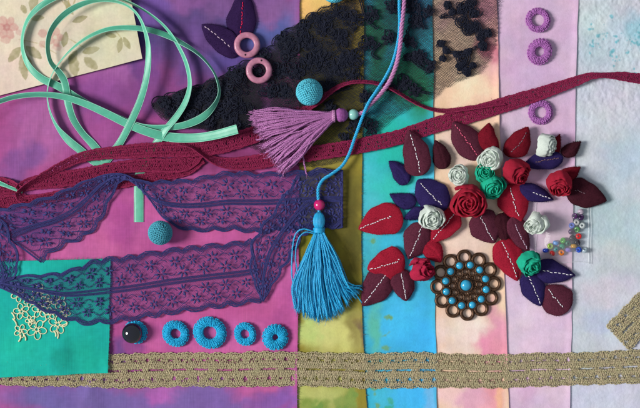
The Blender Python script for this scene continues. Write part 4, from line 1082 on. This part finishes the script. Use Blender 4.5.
def leaf(base, tip, wid, felt, label, z=3, h=5, bend=0, stitch=None, srange=(.06, .92), lift=(0, 0), roll=0, blunt=.55, point=.9, smiddle=0., nst=13):
    wid = wid * (.92 + .06 * rng.random()); base = np.array(base, float); tip = np.array(tip, float); point = point + .2
    ax = tip - base; L = np.linalg.norm(ax); ax /= L; pr = np.array([-ax[1], ax[0]])
    tp = blunt / (blunt + point); wmax = tp ** blunt * (1 - tp) ** point
    wf = lambda t: np.maximum(t, 0) ** blunt * np.maximum(1 - t, 0) ** point / wmax * wid / 2
    sd = rng.random() * 50
    curl = rng.normal() * 1.3; warp = 1.6 + .8 * rng.random(); side = rng.choice([-1, 1])
    def top(t, s):
        w_ = wf(t) * (1 + .05 * np.sin(7 * t + sd + s) + .03 * np.sin(17 * t + 2 * sd))
        prof = np.clip(w_ / (wid / 2), 0, 1) ** .6
        ridge = h * .62 * prof * (1 - np.abs(s) ** 1.7)                     # the felt is pinched along the seam
        flap = curl * prof * np.abs(s) ** 2 * (s * side > 0)
        wp = warp * (fbm(t * 26 + sd, s * 11 + sd, 8, 2, 81) - .4)
        crease = np.exp(-((s - smiddle) / .10) ** 2)
        return w_, ridge + np.abs(flap) + wp - .7 * crease * prof
    def pos(t, s, up=1.):
        w_, zz_ = top(t, s)
        thick = 1.35 * (1 - np.abs(s) ** 10)
        b = bend * np.sin(np.pi * t)
        XY = base + ax * (L * t)[..., None] + pr * (s * w_ + b)[..., None]
        Z = z + np.maximum(zz_, -.6) + .9 + (thick / 2 if up == 1. else -thick / 2) + lift[0] * (1 - t) ** 2 + lift[1] * t ** 2 + np.tan(R(roll)) * s * w_ + abs(np.tan(R(roll))) * wid * .5
        return px(np.concatenate([XY, Z[..., None]], -1))
    tt = .5 - .5 * np.cos(np.linspace(0, np.pi, 34)); tt[0] = .002; tt[-1] = .998
    ph = np.linspace(np.pi, 0, 23); s_ = np.cos(ph)
    T, Sx = np.meshgrid(tt, s_, indexing='ij')
    up = pos(T, Sx); dn = pos(T, Sx[:, ::-1], 0.)
    up[:, 0] = (up[:, 0] + dn[:, -1] * 0 + up[:, 0]) / 2
    g = np.concatenate([up, dn], 1)
    mb = MB().grid(g, closed_v=True)
    for e in (0, -1):
        c = g[e].mean(0); m = g.shape[1]
        v = np.vstack([g[e], c]); tr_ = [(i, (i + 1) % m, m) if e == 0 else ((i + 1) % m, i, m) for i in range(m)]
        mb.add(v, None, tr_)
    # fuzzy fibres standing off the felt's rim
    n = 420
    tr = rng.random(n) * .96 + .02; sr = np.sign(rng.normal(size=n)) * np.where(rng.random(n) < .6, .93 + .07 * rng.random(n), rng.random(n))
    p0 = pos(tr, sr); d = np.concatenate([pr * np.array([1, -1]) * np.sign(sr)[:, None], np.full((n, 1), .5)], 1) + rng.normal(size=(n, 3)) * .6
    mb.tubes(np.stack([p0 - d * .4, p0 + d * .25, p0 + d * (.5 + .5 * rng.random((n, 1)))], 1), np.array([[.11, .09, .05]]), 3)
    root = thing('felt_leaf', label, 'felt leaf', base[0] * .5 + tip[0] * .5, base[1] * .5 + tip[1] * .5, z, 'stitched felt leaves')
    mb.build('pad', FELT[felt], root)
    if stitch:
        sb = MB()
        a, b = srange
        for k in range(nst):
            t0 = a + (b - a) * k / nst + rng.normal() * .006; t1 = t0 + (b - a) / nst * (.55 + .12 * rng.random())
            q = np.linspace(t0, t1, 6)
            ss = np.full(6, smiddle) + rng.normal() * .025 + np.linspace(0, 1, 6) * rng.normal() * .03
            P = pos(q, ss); P[:, 2] += .15 + .45 * np.sin(np.linspace(0, np.pi, 6))
            sb.tubes(P[None], .47, 5)
        sb.build('stitching', TH[stitch], root)
    return root

leaf((240, 40), (243.5, -10), 32, 'plum', 'plum felt leaf with red stitching, cut by the top edge', 3.6, 5, 1, 'rose', (.08, .9), blunt=.5, point=.7)
leaf((238, 56), (202, 25), 26, 'plum', 'plum felt leaf with pale stitching, left of the two pink rings', 3.8, 5, 1.5, 'lilacw', (.25, .95), blunt=.5, point=.6, nst=8)

leaf((420, 176), (408, 130), 30, 'maroon', 'maroon felt leaf with white stitching overlapping the burgundy ribbon', 6.8, 4.5, 1, 'white', (.08, .9), blunt=.45, point=.62, lift=(0, 2))
leaf((444, 169), (434.5, 140), 19, 'brown', 'small dark maroon leaf standing alone below the burgundy ribbon', 2.5, 6, 1, None, blunt=.5, point=.75, roll=10)
leaf((479, 159), (452, 122), 30, 'maroon', 'maroon felt leaf with pink stitching under the burgundy ribbon', 3.5, 7, 0, 'pink', (.12, .92), blunt=.55, point=.62, roll=-8)
leaf((492, 152), (488, 123), 22, 'shaded_darkred', 'dark red felt leaf curling up above the round white rose', 4, 8, -5, None, roll=16, blunt=.55, point=.7)
leaf((505, 156), (527, 127), 24, 'shaded_darkred', 'dark red leaf with grey stitching left of the tilted white rose', 4.5, 8, 3, 'grey', (.15, .85), blunt=.55, point=.65, roll=12, nst=9)
leaf((550, 156), (559, 134), 13, 'shaded_darkred', 'small dark red leaf tip peeking out beside the white rose', 4, 5, 0, None)
leaf((561, 155), (580, 141.5), 15, 'brown', 'small dark maroon leaf pointing right, past the white rose', 2.5, 6, 1, None, roll=14, blunt=.5, point=.8)
leaf((562, 158), (521, 166), 20, 'navy', 'indigo leaf with faint stitching under the tilted white rose', 4.5, 7, 1, 'grey', (.12, .7), blunt=.6, point=.75, roll=-8)
leaf((558, 180), (580, 167), 17, 'shaded_darkred', 'dark red leaf behind the red rosebud by the white paper', 3, 7, 1, None)
leaf((566, 187), (606, 201), 30, 'brown', 'large dark maroon leaf pointing right onto the white paper', 2, 8, 1, 'grey', (.18, .45), blunt=.5, point=.72, roll=-5, nst=5)
leaf((516, 187), (553, 200), 19, 'navy', 'indigo leaf with wavy white stitching left of the red rosebud', 4, 7, 0, 'white', (.42, .92), blunt=.6, point=.75, nst=6)
leaf((509, 184), (520, 222), 34, 'red', 'red felt leaf with white stitching below the twisted red rose', 5, 7, 1, 'white', (.1, .85), blunt=.5, point=.7, smiddle=.05)
leaf((478, 212), (494, 243), 33, 'maroon', 'maroon leaf with white stitching just below the big red rose', 3.5, 6, 1, 'white', (.1, .92), blunt=.45, point=.6)
leaf((500, 213), (507, 246), 20, 'brown', 'dark maroon leaf tucked between two lighter maroon leaves', 2.6, 5, 1, None)
leaf((511, 217), (528, 252), 22, 'maroon', 'maroon leaf with pale stitching left of the lower white rose', 4, 5.5, 1, 'lilacw', (.2, .92), blunt=.5, point=.7, roll=6)
leaf((500, 240), (517, 281), 31, 'red', 'red felt leaf with white stitching left of the lower green rose', 3.2, 5, -1, 'white', (.05, .92), blunt=.45, point=.65)
leaf((534, 268), (575, 275), 26, 'navy', 'indigo leaf with white stitching pointing right of the green rose', 3.4, 7, 1, 'white', (.18, .95), blunt=.5, point=.8, nst=8)
leaf((525, 273), (540, 306), 26, 'navy', 'indigo leaf with white stitching directly under the green rose', 3.6, 6, -1, 'white', (.08, .95), blunt=.5, point=.62, nst=9)
leaf((566, 312), (545, 286), 33, 'maroon', 'maroon leaf with white stitching, lowest of the right cluster', 2.2, 6, 0, 'white', (.2, .92), blunt=.5, point=.45, nst=9)
leaf((402, 214), (358, 229), 34, 'red', 'red felt leaf pointing left, uppermost red one on the turquoise strip', 3.4, 5.5, 1, 'white', (.25, .97), blunt=.5, point=.72)
leaf((446, 209), (417, 180), 33, 'navy', 'large indigo leaf with white stitching above the white rose', 3.6, 6, -1, 'white', (.15, .9), blunt=.5, point=.5)
leaf((416, 203), (389, 194), 17, 'navy', 'small indigo leaf pointing left without stitching, above the red leaf', 2.8, 5, -2, None, blunt=.5, point=.8)
leaf((407, 184), (388.5, 161), 19, 'navy', 'small indigo leaf without stitching, beside the ribbon and maroon leaf', 2.8, 5, 2, None, blunt=.5, point=.7)
leaf((426, 211), (403, 219), 14, 'navy', 'small indigo leaf half hidden behind the left white rose', 2.6, 5, 1, None)
leaf((422, 223), (408, 259), 30, 'maroon', 'maroon leaf with white stitching below the left white rose', 3.8, 6, -1, 'white', (.08, .92), blunt=.5, point=.66)
leaf((456, 211), (430, 242), 27, 'red', 'red leaf with white stitching tucked under the left white rose', 3.2, 5.5, 0, 'white', (.1, .92), blunt=.5, point=.66)
leaf((423, 242), (441, 262), 21, 'red', 'small plain red leaf near the bronze pendant', 2.8, 5, -2, None, blunt=.5, point=.6)
leaf((404, 257), (367, 269), 34, 'red', 'red leaf with curved white stitching above two maroon leaves', 4.6, 6, -2, 'white', (.12, .97), blunt=.5, point=.6)
leaf((388, 271), (362, 306), 31, 'maroon', 'maroon leaf with white stitching, leftmost of the leaves by the tassel', 3.2, 6, 0, 'white', (.1, .92), blunt=.5, point=.66)
leaf((400, 269), (406, 301), 24, 'maroon', 'maroon leaf with white stitching below the small red rosebud', 3, 6, 0, 'white', (.12, .95), blunt=.5, point=.55)

# ---------------------------------------------------------------- rolled fabric roses
ROSE = {'white': M('mint_white_cotton', (204, 213, 204), rough=1, var=.10, vscale=1500, bump=.8, bscale=2500, spec=.1), 'red': M('red_cotton', (154, 32, 52), rough=1, var=.16, vscale=1500, bump=.8, bscale=2500, spec=.1),
        'rasp': M('raspberry_cotton', (166, 36, 66), rough=1, var=.16, vscale=1500, bump=.8, bscale=2500, spec=.1), 'green': M('emerald_cotton', (34, 166, 134), rough=1, var=.16, vscale=1500, bump=.8, bscale=2500, spec=.1)}
def rose(x, y, Rr, kind, label, z=4, tilt=0, dirn=0, turns=4.2, seed=1, H=.8, fold=1.):
    Rr = Rr * 1.02
    g_ = np.random.default_rng(seed)
    turns = turns + 1.1; na = int(turns * 64)
    a = np.linspace(0, 2 * np.pi * turns, na); am = a[-1]; f = a / am
    r0 = Rr * (.04 + .80 * f ** .85)
    p1, p2, p3 = g_.random(3) * 6.3
    wob = 1 + .10 * np.sin(3 * a * .77 + p1) + .05 * np.sin(5.3 * a * .61 + p2)
    top = Rr * .03 * np.sin(13 * a + p1) * f + Rr * (H * np.sqrt(np.maximum(0, 1 - (.86 * f ** .85) ** 2)) - .05 * np.exp(-(f / .12) ** 2)) + Rr * fold * (.055 * np.sin(2.3 * a + p2) + .04 * np.sin(4.1 * a + p3))
    lean = .20 + .10 * np.sin(1.7 * a + p1) * fold
    # cross-section of the folded band: inside wall, rolled lip, outside wall
    prof = np.array([(-.01, -.75), (-.02, -.30), (-.005, -.09), (.015, -.015), (.045, 0.), (.075, -.04), (.105, -.13), (.135, -.30), (.15, -.58), (.13, -.95)])
    dr = prof[None, :, 0] * Rr * (1 + .35 * np.sin(2.9 * a + p3) * fold)[:, None]
    dz = prof[None, :, 1] * Rr
    rad = (r0 * wob)[:, None] + dr + (dz * -lean[:, None] * .25)
    zz_ = top[:, None] + dz
    # creases that run diagonally over the rolled lip
    nz = fbm(a[:, None] * 6 + p1 * 9, prof[None, :, 1] * 8 + a[:, None] * 1.5, 3.0, 3, seed) - .5
    crs = .012 * Rr * np.sin(9.0 * a[:, None] + 40 * prof[None, :, 0] + p1) * (f[:, None] ** .5) + .14 * Rr * nz * (.35 + f[:, None])
    rad = rad + crs * fold; zz_ = zz_ + crs * .6 * fold
    end = smooth(f, .94, 1.0)[:, None]
    zz_ = zz_ - end * Rr * .25
    floor = -Rr * .55
    zz_ = np.maximum(zz_, floor)
    rad = np.where(zz_ < -.2 * Rr, rad * (1 - .35 * np.clip((-.2 * Rr - zz_) / Rr, 0, 1)), rad)
    g = np.stack([rad * np.cos(a)[:, None], rad * np.sin(a)[:, None], zz_], -1)
    q3 = g / Rr
    for k_, (sc_, am) in enumerate(((.42, .10), (.17, .05), (.08, .03))):
        for ax_ in range(3):
            g[..., ax_] += Rr * am * (fbm(q3[..., 0] * 10 + q3[..., 2] * 7 + seed * 3, q3[..., 1] * 10 - q3[..., 2] * 5, sc_ * 10, 2, seed + 31 * ax_ + 7 * k_) - .5)
    mb = MB().grid(g[:, ::-1])
    # hidden core keeps it closed from below
    mb.ball((0, 0, -.06 * Rr), Rr * .80, 24, 14, (1, 1, .72))
    E = (Matrix.Rotation(R(dirn), 4, 'Z') @ Matrix.Rotation(R(tilt), 4, 'Y') @ Matrix.Rotation(g_.random() * 6.3, 4, 'Z'))
    E.translation = Vector(px((x, y, z + Rr * .6)))
    mb.xform(E)
    o = mb.build('fabric_rose', ROSE[kind], origin=px((x, y, z)))
    return tag(o, label, 'fabric rose', 'rolled fabric roses')
# dirn: heading of the rose's face, counted anticlockwise from the right
rose(466.5, 202, 18, 'red', 'largest red rolled fabric rose, in the middle of the leaves', 6, 12, 250, 5, 3, .7)
rose(489, 160, 13, 'white', 'round white rolled rose directly above the green roses', 5, 25, 200, 4, 4, .75)
rose(457.5, 176.5, 11, 'white', 'pale white rose left of the upper green rose', 4.5, 20, 160, 3.6, 5, .75)
rose(483.5, 174, 10.5, 'green', 'smaller upper green rolled rose beside the pale white rose', 6.5, 10, 130, 4, 6, .75)
rose(490.5, 187, 12.5, 'green', 'lower emerald rose touching the largest red rose', 5.5, 28, 290, 4, 7, .75)
rose(513.5, 171.5, 14, 'red', 'twisted red rose between the green roses and indigo leaf', 6, 55, 320, 4, 8, .9)
rose(543, 145, 11.5, 'white', 'tilted white rose under the lilac ring, facing right', 5.5, 62, 350, 4, 9, .9)
rose(557.5, 183.5, 13.5, 'red', 'red rosebud on the right, against the large dark leaf', 5.5, 40, 260, 4, 10, .85)
rose(534.5, 223, 11.5, 'white', 'white crumpled rose above the bag of glass beads', 5, 45, 220, 3.4, 11, .9, 1.4)
rose(527, 262.5, 12.5, 'green', 'lowest green rose, above two indigo leaves', 6, 35, 300, 4, 12, .85, 1.2)
rose(430, 218, 13, 'white', 'leftmost white rolled rose, on the turquoise strip edge', 5.5, 15, 280, 4.2, 13, .7)
rose(420.5, 270, 12.5, 'rasp', 'small raspberry red rosebud left of the bronze pendant', 4, 48, 20, 3.4, 14, .9, 1.6)

# ---------------------------------------------------------------- bronze pendant
m_brz = M('antique_bronze', (84, 60, 44), rough=.45, var=.65, vscale=420, bump=.3, bscale=2500, metallic=.7, spec=.5)
m_turq = M('turquoise_stone', (48, 160, 200), rough=.26, var=.28, vscale=180, bump=.05, spec=.5, coat=.4)
pd = thing('flower_pendant', 'round bronze filigree flower pendant set with turquoise stones', 'pendant', 465.4, 285, ZG[3], None)
c0 = px((465.4, 285, ZG[3] + 1.8)); mb = MB(); stones = []
for k in range(12):
    a = R(93 - 30 * k)
    mb.torus(c0 + np.array([28 * math.cos(a), 28 * math.sin(a), 0]), 6.0, 1.75, 28, 8, 1.2)
for k in range(12):
    a = R(78 - 30 * k); c = c0 + np.array([20.6 * math.cos(a), 20.6 * math.sin(a), 1.0])
    mb.torus(c, 4.3, 1.15, 26, 8, 1.3); mb.torus(c + (0, 0, .6), 3.8, .5, 26, 6)
    # backing cup
    q = np.arange(20) * 2 * np.pi / 20
    mb.add(np.vstack([np.stack([4.2 * np.cos(q), 4.2 * np.sin(q), 0 * q - .3], 1) + c, c + (0, 0, -.3)]), None, [(i, (i + 1) % 20, 20) for i in range(20)])
    stones.append(c)
    a2 = R(93 - 30 * k)
    mb.tubes(np.array([c0 + np.array([r_ * math.cos(a2), r_ * math.sin(a2), .2]) for r_ in (15, 18.5, 22)])[None], .8, 6)
    a3 = R(93 - 30 * k)
    mb.torus(c0 + np.array([13.4 * math.cos(a3), 13.4 * math.sin(a3), .2]), 2.6, .85, 18, 6, 1.2)
    mb.tubes(np.array([c0 + np.array([r_ * math.cos(a2), r_ * math.sin(a2), .2]) for r_ in (7, 9, 11)])[None], .7, 6)
    ax_ = a2 + R(15)
    mb.ball(c0 + np.array([10.2 * math.cos(ax_), 10.2 * math.sin(ax_), .6]), 1.0, 8, 6)
mb.torus(c0, 16.2, .8, 60, 6, 1.2); mb.torus(c0, 9.6, .8, 44, 6, 1.2)
mb.torus(c0 + (0, 0, 1.3), 6.6, 1.2, 40, 8, 1.5); mb.torus(c0 + (0, 0, 2.0), 5.8, .6, 36, 6)
q = np.arange(24) * 2 * np.pi / 24
mb.add(np.vstack([np.stack([6.5 * np.cos(q), 6.5 * np.sin(q), 0 * q + .6], 1) + c0, c0 + (0, 0, .6)]), None, [(i, (i + 1) % 24, 24) for i in range(24)])
mb.build('filigree', m_brz, pd)
for c in stones:
    MB().ball(c + (0, 0, .3), 3.6, 20, 12, (1, 1, .85)).build('stone', m_turq, pd)
MB().ball(c0 + (0, 0, 1.6), 5.5, 26, 16, (1, 1, .8)).build('centre_stone', m_turq, pd)

# ---------------------------------------------------------------- clear bag with glass beads
def glass(name, rgb, rough=.05):
    m = bpy.data.materials.new(name); m.use_nodes = True
    b = m.node_tree.nodes['Principled BSDF']
    c = lin(rgb); c = np.clip((c - c.mean()) * 1.5 + c.mean() * .85, .01, .9); b.inputs['Base Color'].default_value = (*c, 1)
    b.inputs['Roughness'].default_value = rough; b.inputs['Transmission Weight'].default_value = .12; b.inputs['Coat Weight'].default_value = .5; b.inputs['IOR'].default_value = 1.4
    return m
BD = [(228, 123, 'purple', (80, 50, 90)), (265, 130, 'dark violet', (60, 42, 72)), (262, 97, 'clear pinkish', (205, 195, 205)), (210, 178, 'periwinkle', (130, 140, 195)), (238, 160, 'clear', (205, 205, 205)), (272, 178, 'clear pale', (205, 210, 210)), (207, 213, 'dark plum', (70, 45, 80)), (240, 200, 'leaf green', (110, 150, 110)), (250, 240, 'orange red', (200, 90, 60)), (213, 250, 'black', (48, 38, 48)), (243, 278, 'black', (44, 38, 46)), (160, 265, 'grass green', (100, 150, 90)), (187, 280, 'dark green', (55, 95, 80)), (155, 298, 'sea green', (70, 130, 110)), (118, 278, 'light blue', (120, 150, 195)), (85, 297, 'yellow green', (150, 170, 110)), (118, 315, 'teal', (70, 120, 120)), (58, 322, 'deep blue', (70, 90, 160)), (97, 338, 'rust red', (165, 80, 75)), (150, 335, 'amber orange', (210, 140, 70)), (190, 320, 'lavender', (155, 145, 190)), (222, 297, 'honey yellow', (190, 155, 100)), (252, 318, 'cobalt blue', (80, 105, 175)), (285, 322, 'clear bluish', (190, 200, 205))]
WH = {0: 'in the top pair, at its left', 1: 'in the top pair, at its right', 2: 'above the top pair', 3: 'below the top pair', 4: 'between the top pair and the green one', 5: 'against the bag seam', 6: 'next to the leaf green one', 7: 'in the upper part', 8: 'next to the two black ones', 9: 'left of the orange red one', 10: 'below the orange red one', 11: 'at the top of the lower heap', 12: 'near the black ones', 13: 'in the middle of the lower heap', 14: 'on the upper side of the lower heap', 15: 'on the left of the lower heap', 16: 'low in the heap', 17: 'at the far left of the heap', 18: 'in the bottom row of the heap', 19: 'in the bottom row of the heap', 20: 'in the bottom row of the heap', 21: 'beside the lower black one', 22: 'at the right end of the bottom row', 23: 'at the lower right by the seam'}
gm = {}
for i, (zx, zy, cn, rgb) in enumerate(BD):
    x = 535 + zx / 5.83; y = 195 + zy / 5.83
    if rgb not in gm: gm[rgb] = glass('glass_' + cn.replace(' ', '_'), rgb)
    prof = np.array([(.9, -1.3), (1.6, -2.0), (2.5, -1.7), (3.0, -.8), (3.1, 0), (3.0, .8), (2.5, 1.7), (1.6, 2.0), (.9, 1.3), (.8, 0)])
    u = np.arange(20)[:, None] * 2 * np.pi / 20
    g = np.stack([prof[None, :, 0] * np.cos(u), prof[None, :, 0] * np.sin(u), prof[None, :, 1] + 0 * u], -1)
    mb = MB().grid(g, True, True)
    E = Euler((R(rng.normal() * 40), R(rng.normal() * 40), 0)).to_matrix().to_4x4(); E.translation = Vector(px((x, y, float(ground(x, y)) + 3.2)))
    mb.xform(np.array(E) @ np.diag([1.02, 1.02, 1.02, 1]))
    tag(mb.build('glass_bead', gm[rgb]), '%s glass bead in the clear bag, %s' % (cn, WH[i]), 'glass bead', 'glass beads in the clear bag')
bag = thing('plastic_bag', 'clear plastic bag of small glass beads over the lavender and white paper', 'bag', 565, 232, 1)
m_bag = bpy.data.materials.new('clear_plastic'); m_bag.use_nodes = True
nt = m_bag.node_tree; pb = nt.nodes['Principled BSDF']; pb.inputs['Base Color'].default_value = (.9, .93, .95, 1); pb.inputs['Roughness'].default_value = .12
trn = nt.nodes.new('ShaderNodeBsdfTransparent'); mxs = nt.nodes.new('ShaderNodeMixShader'); mxs.inputs[0].default_value = .11
nt.links.new(trn.outputs[0], mxs.inputs[1]); nt.links.new(pb.outputs[0], mxs.inputs[2]); nt.links.new(mxs.outputs[0], nt.nodes['Material Output'].inputs['Surface'])
X, Y = np.meshgrid(np.linspace(533, 589, 60), np.linspace(200, 263, 66))
Zb = ground(572.9, 200) * 1.0 + 1.0 + 6.0 * np.exp(-(((X - 562) / 17) ** 4 + ((Y - 236) / 24) ** 4)) + (fbm(X, Y, 11, 4, 90) - .45) * 2.6
MB().grid(px(np.stack([X, Y, Zb], -1))[:, ::-1]).build('film', m_bag, bag)
m_seam = bpy.data.materials.new('plastic_seam_and_glint'); m_seam.use_nodes = True
nt = m_seam.node_tree; pb = nt.nodes['Principled BSDF']; pb.inputs['Base Color'].default_value = (.86, .9, .92, 1); pb.inputs['Roughness'].default_value = .15
trn = nt.nodes.new('ShaderNodeBsdfTransparent'); mxs = nt.nodes.new('ShaderNodeMixShader'); mxs.inputs[0].default_value = .28
nt.links.new(trn.outputs[0], mxs.inputs[1]); nt.links.new(pb.outputs[0], mxs.inputs[2]); nt.links.new(mxs.outputs[0], nt.nodes['Material Output'].inputs['Surface'])
yy = np.linspace(200, 264, 30)
mb = MB().tubes(px(np.stack([588 + .4 * np.sin(yy * .2), yy, 0 * yy + 1.9], 1))[None], .5, 6)
mb.tubes(px(np.stack([590.6 + .3 * np.sin(yy * .2), yy, 0 * yy + 1.6], 1))[None], .4, 6)
xx = np.linspace(536, 588, 40)  # bottom and left film folds: their highlights drawn as thin pale tubes
mb.tubes(px(np.stack([xx, 262.5 + .8 * np.sin(xx * .15), 0 * xx + 2.0], 1))[None], .3, 5)
mb.tubes(px(np.stack([535.5 + .5 * np.sin(yy * .17), yy, 0 * yy + 2.2], 1))[None], .25, 5)
mb.build('seam', m_seam, bag)

# loose bit of blue thread by the plum leaf
c = catmull([(221.5, 52, 4.4), (223, 53.5, 5.2), (224.5, 53, 5), (223.5, 51.5, 4.6), (226, 54.5, 4.4)], 24)
mb = MB().tubes(px(c)[None], .5, 5)
tag(mb.build('thread_scrap', m_blue), 'tiny scrap of blue thread under the plum leaf', 'thread')

for ob in bpy.data.objects:
    if '_o' in ob: del ob['_o']
